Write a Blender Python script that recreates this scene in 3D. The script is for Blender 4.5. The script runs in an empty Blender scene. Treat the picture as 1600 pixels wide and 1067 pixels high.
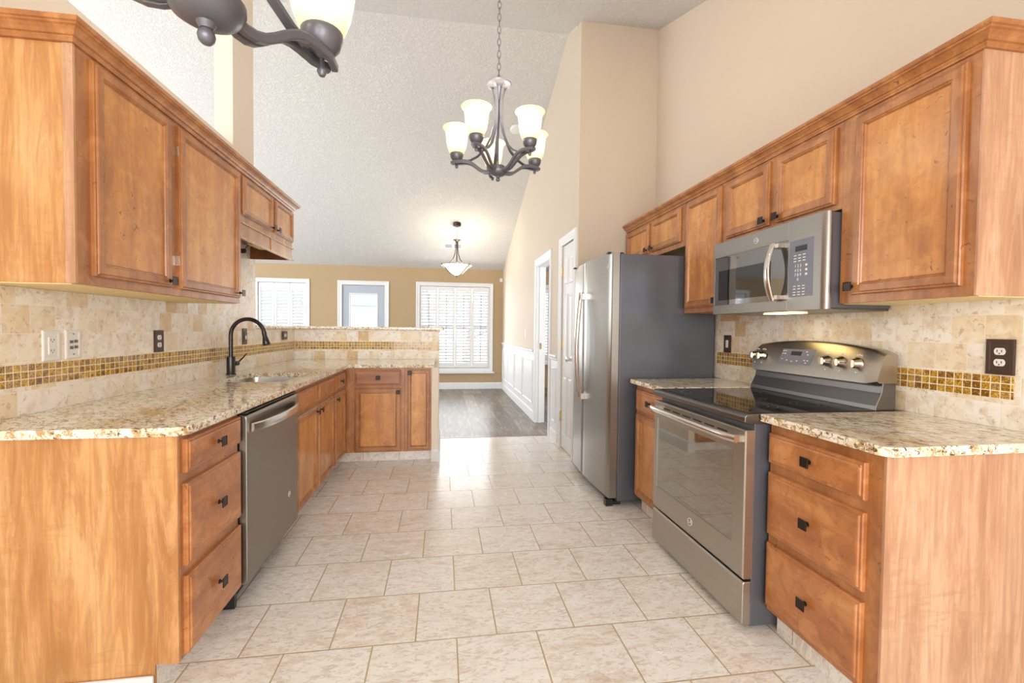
import bpy, bmesh, math, random
from mathutils import Vector, Matrix
random.seed(7)
S = bpy.context.scene
COL = S.collection
# ------------------------------------------------------------------ camera
H = 1.2513
def cam_axes(yaw, pitch, roll):
    cy, sy = math.cos(yaw), math.sin(yaw)
    f = Vector((-sy, cy, 0)); r = Vector((cy, sy, 0)); u = Vector((0, 0, 1))
    f2 = f*math.cos(pitch)+u*math.sin(pitch); u2 = u*math.cos(pitch)-f*math.sin(pitch)
    return r*math.cos(roll)+u2*math.sin(roll), u2*math.cos(roll)-r*math.sin(roll), f2
CR, CU, CF = cam_axes(-.1519, -.0270, .0106)
cd = bpy.data.cameras.new('camera'); co = bpy.data.objects.new('camera', cd); COL.objects.link(co)
cd.sensor_fit = 'HORIZONTAL'; cd.sensor_width = 36; cd.lens = 704.22/1600*36; cd.clip_start = .02; cd.clip_end = 200
m = Matrix.Identity(4)
for i, v in enumerate((CR, CU, -CF)):
    for j in range(3): m[j][i] = v[j]
m.translation = Vector((0, 0, H)); co.matrix_world = m; S.camera = co
# ------------------------------------------------------------------ world, lights, exposure
S.view_settings.view_transform = 'Standard'; S.view_settings.look = 'None'
S.view_settings.gamma = 1; S.view_settings.use_curve_mapping = False
S.view_settings.exposure = 1.16
W = bpy.data.worlds.new('world'); S.world = W; W.use_nodes = True
bg = W.node_tree.nodes['Background']; bg.inputs[0].default_value = (.93, .97, 1, 1); bg.inputs[1].default_value = 1.7
def area(name, loc, aim, sx, sy, power, col=(1, .97, .93)):
    l = bpy.data.lights.new(name, 'AREA'); l.shape = 'RECTANGLE'; l.size = sx; l.size_y = sy; l.energy = power; l.color = col
    o = bpy.data.objects.new(name, l); COL.objects.link(o); o.location = loc
    o.rotation_euler = (Vector(aim)-Vector(loc)).to_track_quat('-Z', 'Y').to_euler(); return o
area('window_light_behind', (.2, -2.6, 1.5), (.2, 3, 1.25), 3.2, 1.9, 58, (1, .985, .98))
area('window_light_left_room', (-5.2, 6.0, 1.9), (-1, 5.5, 1.2), 4.0, 2.0, 24, (.98, .99, 1))  # added fill lamp in the open left room; no window is built there
area('window_light_far', (.25, 9.2, 1.4), (.25, 3, 1.2), 1.4, 1.7, 12, (.95, .98, 1))
# ------------------------------------------------------------------ node helpers
class NT:
    def __init__(s, name):
        s.m = bpy.data.materials.new(name); s.m.use_nodes = True; s.t = s.m.node_tree; s.n = s.t.nodes; s.b = s.n['Principled BSDF']
        s._p = None
    def node(s, ty, **kw):
        n = s.n.new(ty)
        for k, v in kw.items(): setattr(n, k, v)
        return n
    def put(s, sock, v):
        if hasattr(v, 'is_linked') or isinstance(v, bpy.types.NodeSocket): s.t.links.new(v, sock)
        elif v is not None:
            if isinstance(v, tuple) and len(v) == 3 and sock.type == 'RGBA': v = (*v, 1)
            sock.default_value = v
    def math(s, op, a, b=0, c=None):
        n = s.node('ShaderNodeMath', operation=op); s.put(n.inputs[0], a); s.put(n.inputs[1], b)
        if c is not None: s.put(n.inputs[2], c)
        return n.outputs[0]
    def pos(s):
        if s._p is None:
            g = s.node('ShaderNodeNewGeometry'); x = s.node('ShaderNodeSeparateXYZ'); s.t.links.new(g.outputs['Position'], x.inputs[0]); s._p = (g.outputs['Position'], *x.outputs[:3])
        return s._p
    def xyz(s, x, y, z):
        n = s.node('ShaderNodeCombineXYZ'); s.put(n.inputs[0], x); s.put(n.inputs[1], y); s.put(n.inputs[2], z); return n.outputs[0]
    def scale(s, v, sc):
        n = s.node('ShaderNodeVectorMath', operation='MULTIPLY'); s.put(n.inputs[0], v); s.put(n.inputs[1], sc); return n.outputs[0]
    def add(s, a, b):
        n = s.node('ShaderNodeVectorMath', operation='ADD'); s.put(n.inputs[0], a); s.put(n.inputs[1], b); return n.outputs[0]
    def noise(s, v, sc=5, det=4, rough=.5, dist=0):
        n = s.node('ShaderNodeTexNoise'); s.put(n.inputs['Vector'], v); s.put(n.inputs['Scale'], sc); s.put(n.inputs['Detail'], det); s.put(n.inputs['Roughness'], rough); s.put(n.inputs['Distortion'], dist); return n.outputs[0]
    def voro(s, v, sc=5, feat='F1', out=0, rnd=1):
        n = s.node('ShaderNodeTexVoronoi', feature=feat); s.put(n.inputs['Vector'], v); s.put(n.inputs['Scale'], sc); s.put(n.inputs['Randomness'], rnd); return n.outputs[out]
    def ramp(s, f, stops, mode='LINEAR'):
        n = s.node('ShaderNodeValToRGB'); r = n.color_ramp; r.interpolation = mode
        while len(r.elements) < len(stops): r.elements.new(.5)
        for e, (p, c) in zip(r.elements, stops):
            e.position = p; e.color = (*c, 1) if isinstance(c, tuple) else (c, c, c, 1)
        s.put(n.inputs[0], f); return n.outputs[0]
    def mix(s, f, a, b, mode='MIX'):
        n = s.node('ShaderNodeMix', data_type='RGBA', blend_type=mode); s.put(n.inputs[0], f); s.put(n.inputs[6], a); s.put(n.inputs[7], b); return n.outputs[2]
    def white(s, v, out=0):
        n = s.node('ShaderNodeTexWhiteNoise', noise_dimensions='3D'); s.put(n.inputs['Vector'], v); return n.outputs[out]
    def bump(s, h, strength=.3, dist=.01):
        n = s.node('ShaderNodeBump'); s.put(n.inputs['Height'], h); n.inputs['Strength'].default_value = strength; n.inputs['Distance'].default_value = dist
        s.t.links.new(n.outputs[0], s.b.inputs['Normal'])
    def fin(s, col=None, rough=None, metal=None, spec=None, coat=None):
        if col is not None: s.put(s.b.inputs['Base Color'], col)
        if rough is not None: s.put(s.b.inputs['Roughness'], rough)
        if metal is not None: s.put(s.b.inputs['Metallic'], metal)
        if spec is not None: s.put(s.b.inputs['Specular IOR Level'], spec)
        if coat is not None: s.put(s.b.inputs['Coat Weight'], coat); s.b.inputs['Coat Roughness'].default_value = .26
        return s.m
    def grid(s, u, v, pu, pv, off, groute, u0=0, v0=0, shift=None):
        """running-bond grid: returns (inside mask, cell id vector)"""
        vv = s.math('DIVIDE', s.math('SUBTRACT', v, v0), pv); row = s.math('FLOOR', vv)
        uu = s.math('DIVIDE', s.math('SUBTRACT', u, u0), pu)
        uu = s.math('ADD', uu, s.math('MULTIPLY', s.math('MODULO', s.math('ADD', row, 100), 2), off))
        if shift: uu = s.math('ADD', uu, s.math('MULTIPLY', s.white(s.xyz(row, 3.3, 1)), shift))
        c = s.math('FLOOR', uu); fu = s.math('SUBTRACT', uu, c); fv = s.math('SUBTRACT', vv, row)
        du = s.math('MULTIPLY', s.math('MINIMUM', fu, s.math('SUBTRACT', 1, fu)), pu)
        dv = s.math('MULTIPLY', s.math('MINIMUM', fv, s.math('SUBTRACT', 1, fv)), pv)
        d = s.math('MINIMUM', du, dv)
        n = s.node('ShaderNodeMapRange'); s.put(n.inputs[0], d); n.inputs[1].default_value = groute*.6; n.inputs[2].default_value = groute*1.3
        return n.outputs[0], s.xyz(c, row, 0.5)
def plain(name, col, rough=.5, metal=0, spec=None, coat=None):
    n = NT(name); P = n.pos()[0]
    v = n.noise(P, 9, 2)                                   # slight natural variation
    c = n.mix(n.ramp(v, [(.3, 0.), (.7, 1.)]), tuple(x*.97 for x in col), tuple(min(1, x*1.03) for x in col))
    return n.fin(c, rough, metal, spec, coat)
M = {}
def wood(name, dark, mid, light, grain='z', blot=1.0, fig=0.0, rough=.33, st_=.28, mot=0):
    n = NT(name); P, x, y, z = n.pos()
    g = {'z': (3.2, 3.2, .55), 'y': (3.2, .55, 3.2), 'x': (.55, 3.2, 3.2)}[grain]
    f = {'z': (60, 60, 2.2), 'y': (60, 2.2, 60), 'x': (2.2, 60, 60)}[grain]
    bl = n.noise(n.scale(P, g), 2.6, 4, .6, .6)
    bl2 = n.noise(n.scale(P, (1, 1, .8)), 7, 3, .55, .3)
    st = n.noise(n.scale(P, f), 1.3, 5, .65)
    c = n.ramp(bl, [(.3, dark), (.5, mid), (.68, light)])
    c = n.mix(n.ramp(bl2, [(.35, .0), (.75, .45*blot)]), c, dark)
    c = n.mix(n.ramp(st, [(.38, st_), (.6, 0.)]), c, tuple(q*.6 for q in dark))
    if mot:                                                # mottled stain and small mineral flecks
        c = n.mix(n.ramp(n.noise(P, 16, 4, .62, .8), [(.40, .55*mot), (.55, 0.)]), c, dark)
        c = n.mix(n.ramp(n.noise(n.add(P, (4, 4, 4)), 11, 3, .6, .5), [(.52, 0.), (.66, .6*mot)]), c, light)
        c = n.mix(n.ramp(n.noise(n.add(P, (1, 7, 2)), 30, 3, .6, 1.5), [(.66, 0.), (.70, .7)]), c, tuple(q*.4 for q in dark))
    if fig:                                                # figured veneer: upright cathedral streaks with short cross ripples
        w = n.noise(n.scale(P, (13, 13, 1.5)), 1.1, 7, .72, 1.8)
        c = n.mix(n.ramp(w, [(.40, fig), (.50, 0.)]), c, dark)
        c = n.mix(n.ramp(w, [(.50, 0.), (.62, fig*.9)]), c, light)
        w2 = n.noise(n.scale(P, (10, 10, 42)), 1.0, 3, .6, .8); msk = n.ramp(n.noise(P, 3.2, 2), [(.45, 0.), (.62, 1.)])
        c = n.mix(n.math('MULTIPLY', msk, n.ramp(w2, [(.50, 0.), (.62, .35)])), c, dark)
    n.bump(st, .05, .002)
    return n.fin(c, rough, coat=.45)
D_, Mi, Li = (.30, .105, .030), (.47, .19, .058), (.62, .29, .10)
M['wood'] = wood('cabinet_wood', D_, Mi, Li, 'z', 1.0, 0, .33, .22, .6)
M['wood_panel'] = wood('door_panel_wood', (.42, .155, .036), (.65, .275, .064), (.77, .385, .11), 'z', .6, 0, .33, .14, .6)
M['wood_h'] = wood('drawer_wood', (.34, .115, .034), (.54, .205, .060), (.68, .31, .11), 'y', .7, 0, .33, .12, .9)
M['wood_hx'] = wood('peninsula_wood', (.28, .09, .026), (.42, .16, .048), (.54, .23, .08), 'x', .9)
M['wood_side'] = wood('end_panel_wood', (.42, .18, .052), (.60, .30, .105), (.72, .42, .18), 'z', .35, .55, .38)
M['wood_side_pink'] = wood('pale_end_panel_wood', (.42, .21, .11), (.58, .33, .19), (.70, .46, .30), 'z', .35, .45, .38)
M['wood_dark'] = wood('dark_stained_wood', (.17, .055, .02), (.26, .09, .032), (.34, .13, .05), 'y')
M['wood_pale'] = plain('unfinished_pale_wood', (.90, .72, .38), .6)  # pale wood brightened so cabinet undersides carry a yellow glow in their colour
# granite
def granite():
    n = NT('granite'); P, x, y, z = n.pos()
    Q = n.scale(n.xyz(n.math('ADD', x, n.math('MULTIPLY', y, .5)), y, z), (1, .62, 1))
    c = n.ramp(n.noise(Q, 7, 5, .6, .8), [(.3, (.70, .53, .30)), (.42, (.86, .76, .56)), (.55, (.93, .89, .78)), (.66, (.88, .80, .62)), (.78, (.66, .47, .24))])
    c = n.mix(n.ramp(n.noise(Q, 34, 6, .7, 1.1), [(.515, 0.), (.57, .9)]), c, (.50, .30, .11))
    c = n.mix(n.ramp(n.noise(n.add(Q, (5, 3, 1)), 50, 5, .7, 1.0), [(.56, 0.), (.60, 1.)]), c, (.12, .075, .04))
    c = n.mix(n.ramp(n.noise(n.add(Q, (2, 8, 1)), 40, 4, .65, .7), [(.57, 0.), (.63, 1.)]), c, (.98, .96, .91))
    return n.fin(c, .09, spec=.6)
M['granite'] = granite()
# backsplash tile; axis = horizontal coordinate
def travertine(name, ax):
    n = NT(name); P, x, y, z = n.pos(); u = {'x': x, 'y': y}[ax]
    vis = []
    msk, cid = n.grid(u, z, .1113, .1065, .5, .0011, 1.884-.1113*20, 1.1095-.1065*20)
    r = n.white(cid)
    base = n.ramp(r, [(0, (.87, .73, .52)), (.2, (.94, .86, .72)), (.5, (.96, .91, .82)), (.8, (.975, .95, .90)), (.9, (.90, .76, .53)), (1, (.66, .44, .19))])
    v = n.noise(n.add(P, n.scale(n.white(cid, 1), (9, 9, 9))), 14, 5, .62, .8)
    c = n.mix(n.ramp(v, [(.46, .0), (.64, .55)]), base, (.68, .50, .31))
    c = n.mix(n.ramp(n.noise(P, 42, 4, .6, .6), [(.58, 0.), (.64, .6)]), c, (.52, .37, .21))
    c = n.mix(n.ramp(n.noise(P, 22, 3), [(.5, 0.), (.7, .5)]), c, (.95, .91, .84))
    c = n.mix(msk, (.97, .92, .82), c)
    n.bump(msk, .35, .0015)
    return n.fin(c, .38)
M['tile_y'] = travertine('travertine_tile_side', 'y'); M['tile_x'] = travertine('travertine_tile_back', 'x')
def mosaic(name, ax):
    n = NT(name); P, x, y, z = n.pos(); u = {'x': x, 'y': y}[ax]
    msk, cid = n.grid(u, z, .0298, .0278, 0, .0017, 1.955-.0298*60, 1.0205-.0278*30)
    r = n.white(cid)
    base = n.ramp(r, [(0, (.22, .10, .018)), (.25, (.40, .20, .03)), (.5, (.55, .30, .035)), (.75, (.68, .40, .05)), (1, (.50, .30, .12))])
    v = n.noise(n.add(P, n.scale(n.white(cid, 1), (9, 9, 9))), 55, 3, .6, 2.5)
    c = n.mix(n.ramp(v, [(.40, .75), (.5, 0.)]), base, (.16, .065, .012))
    c = n.mix(n.ramp(v, [(.55, 0.), (.66, .7)]), c, (.86, .62, .16))
    rg = n.math('MULTIPLY_ADD', msk, -.42, .5)
    c = n.mix(msk, (.97, .88, .66), c); n.bump(msk, .4, .0015)
    return n.fin(c, rg)
M['mosaic_y'] = mosaic('amber_glass_mosaic_side', 'y'); M['mosaic_x'] = mosaic('amber_glass_mosaic_back', 'x')
def floor_tile(name, flat=True):
    n = NT(name); P, x, y, z = n.pos()
    if flat: msk, cid = n.grid(x, y, .3285, .3345, .5, .0028, .2268-.3285*30, 1.803-.3345*20)
    else:
        msk, cid = n.grid(n.math('ADD', x, y), z, .33, .5, .5, .0025, 0, -.2)
    r = n.white(cid)
    base = n.ramp(r, [(0, (.82, .73, .63)), (.3, (.86, .82, .77)), (.7, (.89, .875, .85)), (1, (.86, .79, .71))])
    Q = n.add(P, n.scale(n.white(cid, 1), (7, 7, 7)))
    Q = n.scale(Q, (.8, 1.9, 1))
    v = n.noise(Q, 3.4, 7, .66, 1.5)
    c = n.mix(n.ramp(v, [(.50, 0.), (.68, .75)]), base, (.66, .53, .42))
    c = n.mix(n.ramp(n.noise(Q, 7, 7, .72, 1.8), [(.42, .85), (.56, 0.)]), c, (.93, .91, .88))
    c = n.mix(n.ramp(n.noise(Q, 30, 5, .7, 1.2), [(.51, 0.), (.60, .55)]), c, (.56, .47, .40))
    c = n.mix(msk, (.48, .36, .20), c); n.bump(msk, .4, .002)
    return n.fin(c, n.ramp(n.noise(P, 12, 3), [(.3, .16), (.7, .28)]), spec=.5)
M['floor_tile'] = floor_tile('floor_tile'); M['toe_tile'] = floor_tile('toe_kick_tile', False)
def laminate():
    n = NT('grey_laminate'); P, x, y, z = n.pos()
    msk, cid = n.grid(y, x, 1.2, .19, .37, .0012, 0, 0, shift=1)
    r = n.white(cid)
    base = n.ramp(r, [(0, (.115, .09, .07)), (.5, (.19, .155, .125)), (1, (.29, .245, .20))])
    v = n.noise(n.scale(n.add(P, n.scale(n.white(cid, 1), (9, 9, 9))), (14, 1.6, 1)), 1.6, 6, .65, .8)
    c = n.mix(n.ramp(v, [(.35, .6), (.55, 0.)]), base, (.10, .075, .055))
    c = n.mix(n.ramp(v, [(.5, 0.), (.72, .6)]), c, (.42, .37, .31))
    c = n.mix(msk, (.09, .07, .055), c)
    return n.fin(c, .36)
M['laminate'] = laminate()
def paint(name, col, rough=.7):
    n = NT(name); P = n.pos()[0]
    n.bump(n.noise(P, 160, 2), .06, .001)
    return n.fin(n.mix(n.noise(P, 3, 2), tuple(c*.98 for c in col), tuple(min(1, c*1.02) for c in col)), rough)
M['paint'] = paint('tan_wall_paint', (.63, .53, .425))
M['paint_far'] = paint('deep_tan_wall_paint', (.44, .315, .18))  # same tan paint, with the far wall's dimmer light put into the colour
M['paint_cream'] = paint('cream_trim_paint', (.84, .75, .63))
M['white'] = paint('white_trim_paint', (.76, .765, .775), .4)
M['door_grey'] = paint('blue_grey_door_paint', (.42, .47, .54), .45)
def ceiling():
    n = NT('knockdown_ceiling'); P = n.pos()[0]
    a = n.noise(P, 24, 5, .62, 2.2); b = n.noise(n.add(P, (3, 1, 7)), 48, 4, .6, 1.4)
    h = n.math('ADD', n.ramp(a, [(.44, 0.), (.53, 1.)]), n.ramp(b, [(.46, 0.), (.56, .6)]))
    n.bump(h, .6, .006)
    return n.fin(n.mix(n.ramp(a, [(.44, 0.), (.53, 1.)]), (.66, .65, .635), (.71, .70, .685)), .85)
M['ceiling'] = ceiling()
def brushed(name, col, rough, ax='y', metal=1):
    n = NT(name); P = n.pos()[0]
    s = {'y': (2, 2, 240), 'z': (240, 240, 2)}[ax]
    v = n.noise(n.scale(P, s), 1, 3, .6)
    n.bump(v, .04, .0005)
    return n.fin(n.mix(v, tuple(c*.9 for c in col), tuple(min(1, c*1.08) for c in col)), rough, metal)
M['slate'] = brushed('slate_steel', (.31, .29, .26), .36)
M['slate_light'] = brushed('light_slate_steel', (.47, .43, .375), .34)
M['slate_z'] = brushed('slate_steel_upright', (.38, .37, .35), .33)
M['steel'] = brushed('polished_steel', (.72, .68, .63), .20)
M['sink_steel'] = brushed('sink_steel', (.62, .60, .57), .26)
M['chrome'] = plain('chrome', (.82, .81, .80), .10, 1)
M['brass'] = plain('brass', (.72, .55, .28), .25, 1)
M['case_grey'] = plain('charcoal_enamel', (.125, .13, .155), .30, .35)
M['dark_steel'] = brushed('dark_steel', (.20, .19, .185), .30)
M['black'] = plain('black_plastic', (.018, .017, .016), .35)
M['black_glass'] = plain('black_glass', (.012, .011, .010), .035, 0, 1.0)
M['oven_glass'] = plain('oven_door_glass', (.40, .375, .335), .035, .9, 1.0)
M['micro_glass'] = plain('microwave_glass', (.30, .29, .28), .06, .85, .9)
M['panel_grey'] = plain('grey_control_panel', (.20, .205, .26), .22)
M['bronze'] = plain('oil_rubbed_bronze', (.045, .032, .026), .32, .75)
M['faucet'] = plain('dark_bronze_faucet', (.055, .048, .048), .26, .7)
M['pewter'] = plain('pewter_grey_metal', (.145, .147, .17), .36, .45)
M['plate_bronze'] = plain('bronze_cover_plate', (.085, .05, .035), .35, .4)
M['outlet_white'] = plain('white_device_plastic', (.86, .85, .82), .35)
M['marking'] = plain('white_marking', (.85, .85, .85), .5)
M['ring_mark'] = plain('burner_ring_marking', (.20, .20, .20), .3)
M['badge_silver'] = plain('badge_silver', (.85, .84, .82), .35, .2)
def emis(name, col, st, gradient=None):
    n = NT(name)
    n.fin(col, .4); n.b.inputs['Emission Strength'].default_value = st
    if gradient:
        tc = n.node('ShaderNodeTexCoord'); sx = n.node('ShaderNodeSeparateXYZ'); n.t.links.new(tc.outputs['Generated'], sx.inputs[0])
        n.put(n.b.inputs['Emission Color'], n.ramp(sx.outputs[2], gradient))
    else: n.b.inputs['Emission Color'].default_value = (*col, 1)
    return n.m
M['shade'] = emis('lit_amber_glass_shade', (.8, .66, .42), .43, [(0, (.80, .52, .20)), (.12, (.95, .76, .42)), (.35, (1, .93, .74)), (.75, (1, .94, .78)), (.88, (.88, .70, .40)), (1, (.78, .60, .32))])
M['bowl'] = emis('lit_cream_glass_bowl', (.9, .84, .66), .75, [(0, (1, .90, .66)), (.6, (1, .95, .8)), (1, (.78, .70, .50))])
M['micro_lamp'] = emis('warm_cooktop_lamp', (1, .72, .30), 3)
M['led'] = emis('glowing_indicator', (1, .45, .2), 1.5)
def glass():
    n = NT('window_glass'); n.b.inputs['Transmission Weight'].default_value = 1; n.b.inputs['IOR'].default_value = 1.02
    return n.fin((.97, .98, 1), 0)
M['glass'] = glass()
def outdoors():
    n = NT('pale_dry_ground'); P = n.pos()[0]
    return n.fin(n.ramp(n.noise(P, .8, 5), [(.35, (.52, .50, .42)), (.65, (.70, .68, .62))]), .9)
M['ground'] = outdoors()
M['bark'] = plain('pale_bark', (.42, .38, .36), .9)
M['siding'] = plain('pale_siding', (.62, .64, .68), .8)
M['roof'] = plain('grey_roof', (.34, .35, .40), .9)
# ------------------------------------------------------------------ mesh builder
ident = lambda a, d, z: (a, d, z)
def TL(xf): return lambda a, d, z: (xf+d, a, z)            # left run: a = y, d = out into the room
def TRt(xf): return lambda a, d, z: (xf-d, a, z)
def TP(yf): return lambda a, d, z: (a, yf-d, z)
class MB:
    def __init__(s, T=ident): s.bm = bmesh.new(); s.T = T
    def v(s, *p): return s.bm.verts.new(s.T(*p))
    def f(s, vs):
        try: return s.bm.faces.new(vs)
        except ValueError: return None
    def box(s, a0, a1, d0, d1, z0, z1):
        q = [s.v(a, d, z) for z in (z0, z1) for (a, d) in ((a0, d0), (a1, d0), (a1, d1), (a0, d1))]
        for i in ((0, 1, 2, 3), (4, 5, 6, 7), (0, 1, 5, 4), (1, 2, 6, 5), (2, 3, 7, 6), (3, 0, 4, 7)): s.f([q[k] for k in i])
        return s
    def rings(s, rings, cap0=True, cap1=True, closed=True):
        R = [[s.v(*p) for p in r] for r in rings]; n = len(R[0])
        for a, b in zip(R, R[1:]):
            for i in range(n if closed else n-1):
                j = (i+1) % n; s.f([a[i], a[j], b[j], b[i]])
        if cap0: s.f(R[0][::-1])
        if cap1: s.f(R[-1])
        return R
    def rect(s, a0, a1, z0, z1, prof, cap0=True, cap1=True):
        """nested rectangles; prof = [(inset, out)]"""
        s.rings([[(a0+t, d, z0+t), (a1-t, d, z0+t), (a1-t, d, z1-t), (a0+t, d, z1-t)] for t, d in prof], cap0, cap1); return s
    def prism(s, pts, axis, t0, t1):
        """pts 2D polygon in the two other axes, extruded along axis (0,1,2)"""
        def mk(p, t):
            q = [0, 0, 0]; o = [i for i in range(3) if i != axis]; q[o[0]] = p[0]; q[o[1]] = p[1]; q[axis] = t; return tuple(q)
        s.rings([[mk(p, t) for p in pts] for t in (t0, t1)]); return s
    def lathe(s, c, prof, seg=24, axis=2, cap=True, sx=1, sy=1):
        rs = []
        for r, h in prof:
            ring = []
            for k in range(seg):
                t = 2*math.pi*k/seg; q = [0, 0, 0]; o = [i for i in range(3) if i != axis]
                q[o[0]] = c[o[0]]+r*sx*math.cos(t); q[o[1]] = c[o[1]]+r*sy*math.sin(t); q[axis] = c[axis]+h; ring.append(tuple(q))
            rs.append(ring)
        s.rings(rs, cap and prof[0][0] > 1e-6, cap and prof[-1][0] > 1e-6)
        bmesh.ops.remove_doubles(s.bm, verts=s.bm.verts[:], dist=1e-6); return s
    def tube(s, pts, r, seg=12, w=None, closed=False):
        """tube along pts; r may be list; w = (halfwidth, halfthick, widthdir) gives a flat strap"""
        P = [Vector(p) for p in pts]; n = len(P); rs = []
        N = None
        for i in range(n):
            a = P[i-1] if (i > 0 or closed) else P[i]; b = P[(i+1) % n] if (i < n-1 or closed) else P[i]
            t = (b-a).normalized()
            if w: side = Vector(w[2]); side = (side-t*side.dot(t)).normalized(); up = t.cross(side)
            else:
                if N is None: N = t.orthogonal().normalized()
                N = (N-t*N.dot(t)).normalized(); side = N; up = t.cross(side)
            ri = r[i] if isinstance(r, (list, tuple)) else r
            if w: ring = [tuple(P[i]+side*w[0]*x+up*w[1]*y) for x, y in ((-1, -.6), (-.8, -1), (.8, -1), (1, -.6), (1, .6), (.8, 1), (-.8, 1), (-1, .6))]
            else: ring = [tuple(P[i]+(side*math.cos(q)+up*math.sin(q))*ri) for q in [2*math.pi*k/seg for k in range(seg)]]
            rs.append(ring)
        if closed: rs.append(rs[0])
        s.rings(rs, not closed, not closed)
        return s
    def ball(s, c, r, seg=16):
        return s.lathe(c, [(r*math.sin(math.pi*k/8), -r*math.cos(math.pi*k/8)) for k in range(9)], seg)
ORG = {}
def setp(o, label=None, cat=None, group=None, kind=None):
    if label: o['label'] = label
    if cat: o['category'] = cat
    if group: o['group'] = group
    if kind: o['kind'] = kind
def thing(name, label, cat, loc=(0, 0, 0), group=None):
    o = bpy.data.objects.new(name, None); COL.objects.link(o); o.location = loc; o.empty_display_size = .05
    setp(o, label, cat, group); ORG[o.name] = Vector(loc); return o
def part(name, mb, mat, parent=None, bev=0, smooth=False, label=None, org=None, seg=2):
    bm = mb.bm; g = Vector(org) if org else (ORG[parent.name] if parent else Vector((0, 0, 0)))
    if parent is None and org is None:
        c = [v.co for v in bm.verts]
        g = Vector(((min(v.x for v in c)+max(v.x for v in c))/2, (min(v.y for v in c)+max(v.y for v in c))/2, min(v.z for v in c)))
    for v in bm.verts: v.co -= g
    bmesh.ops.remove_doubles(bm, verts=bm.verts[:], dist=1e-7)
    bmesh.ops.recalc_face_normals(bm, faces=bm.faces[:])
    if smooth:
        for f in bm.faces: f.smooth = True
    me = bpy.data.meshes.new(name); bm.to_mesh(me); bm.free(); me.materials.append(M[mat] if isinstance(mat, str) else mat)
    o = bpy.data.objects.new(name, me); COL.objects.link(o)
    if parent: o.parent = parent
    else: o.location = g
    ORG[o.name] = g
    if smooth:
        e = o.modifiers.new('split', 'EDGE_SPLIT'); e.split_angle = math.radians(42)
    if bev:
        b = o.modifiers.new('bevel', 'BEVEL'); b.width = bev; b.segments = seg; b.limit_method = 'ANGLE'; b.angle_limit = math.radians(40)
    if label: o['label'] = label
    return o
def whole(name, mb, mat, label, cat, group=None, **k):
    o = part(name, mb, mat, None, **k); setp(o, label, cat, group); return o
def struct(name, mb, mat, parent=None, **k):
    o = part(name, mb, mat, parent, **k)
    if not parent: o['kind'] = 'structure'
    return o
def copy_tree(root, loc=None, label=None):
    r = root.copy(); COL.objects.link(r)
    if loc: r.location = loc
    if label: r['label'] = label
    for ch in list(root.children):
        c = ch.copy(); COL.objects.link(c); c.parent = r
        for g in list(ch.children):
            d = g.copy(); COL.objects.link(d); d.parent = c
    return r
def text(name, s, size, origin, right, up, mat, parent, ext=.0004, align='CENTER'):
    cu = bpy.data.curves.new('t', 'FONT'); cu.body = s; cu.size = size; cu.extrude = ext; cu.align_x = align; cu.align_y = 'CENTER'; cu.resolution_u = 2
    to = bpy.data.objects.new('t', cu); COL.objects.link(to)
    dg = bpy.context.evaluated_depsgraph_get(); me = bpy.data.meshes.new_from_object(to.evaluated_get(dg))
    bpy.data.objects.remove(to); R = Vector(right).normalized(); U = Vector(up).normalized(); Nn = R.cross(U)
    g = ORG[parent.name]
    for v in me.vertices: v.co = Vector(origin)-g+R*v.co.x+U*v.co.y+Nn*v.co.z
    me.materials.clear(); me.materials.append(M[mat]); me.name = name
    o = bpy.data.objects.new(name, me); COL.objects.link(o); o.parent = parent; ORG[o.name] = g; return o
# ------------------------------------------------------------------ setting: floors, walls, ceiling
RY, RZ, SL = 4.524, 4.249, .3616
XL, XR, XH, YF, YT = -1.537, 1.991, 1.2377, 9.40, 5.19
def zc(y): return RZ-SL*abs(y-RY)
struct('floor', MB().box(-6, 2.4, -3.2, YT, -.08, 0), 'floor_tile')
o = struct('floor', MB().box(-6, 4.6, YT, 9.6, -.08, -.001), 'laminate')
struct('trim_1', MB().box(-.04, XH, YT-.012, YT+.012, -.002, .004), 'wood_dark')
mb = MB(); mb.prism([(-.48, zc(-.48)), (RY, RZ), (9.6, zc(9.6)), (9.6, zc(9.6)+.15), (RY, RZ+.15), (-.48, zc(-.48)+.15)], 0, -6, 4.6)
struct('ceiling', mb, 'ceiling')
struct('ceiling', MB().box(-6, 2.4, -3.2, -.48, zc(-.48), zc(-.48)+.15), 'ceiling')
# right kitchen wall
struct('wall_right', MB().prism([(-3.2, 0), (4.07, 0), (4.07, zc(4.07)), (-.48, zc(-.48)), (-3.2, zc(-.48))], 0, XR, XR+.12), 'paint')
# return wall over the refrigerator (faces the camera) and the hall wall with its doorways
struct('wall_return', MB().prism([(XH, 0), (XR+.12, 0), (XR+.12, zc(4.07)+.02), (XH, zc(4.07)+.02)], 1, 4.07, 4.19), 'paint')
def yz(mb, pts, x0, x1): mb.prism(pts, 0, x0, x1)
mb = MB(); x1 = XH+.115
DO = (5.17, 5.93, 2.10)        # doorway far: y0, y1, top
DP = (4.19, 4.64, 2.13)        # pantry door
yz(mb, [(4.1905, DP[2]), (DP[1], DP[2]), (DP[1], 0), (DO[0], 0), (DO[0], DO[2]), (DO[1], DO[2]), (DO[1], 0), (9.4, 0), (9.4, zc(9.4)+.01), (RY, RZ+.01), (4.1905, zc(4.19)+.01)], XH, x1)
struct('wall_hall', mb, 'paint')
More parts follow.
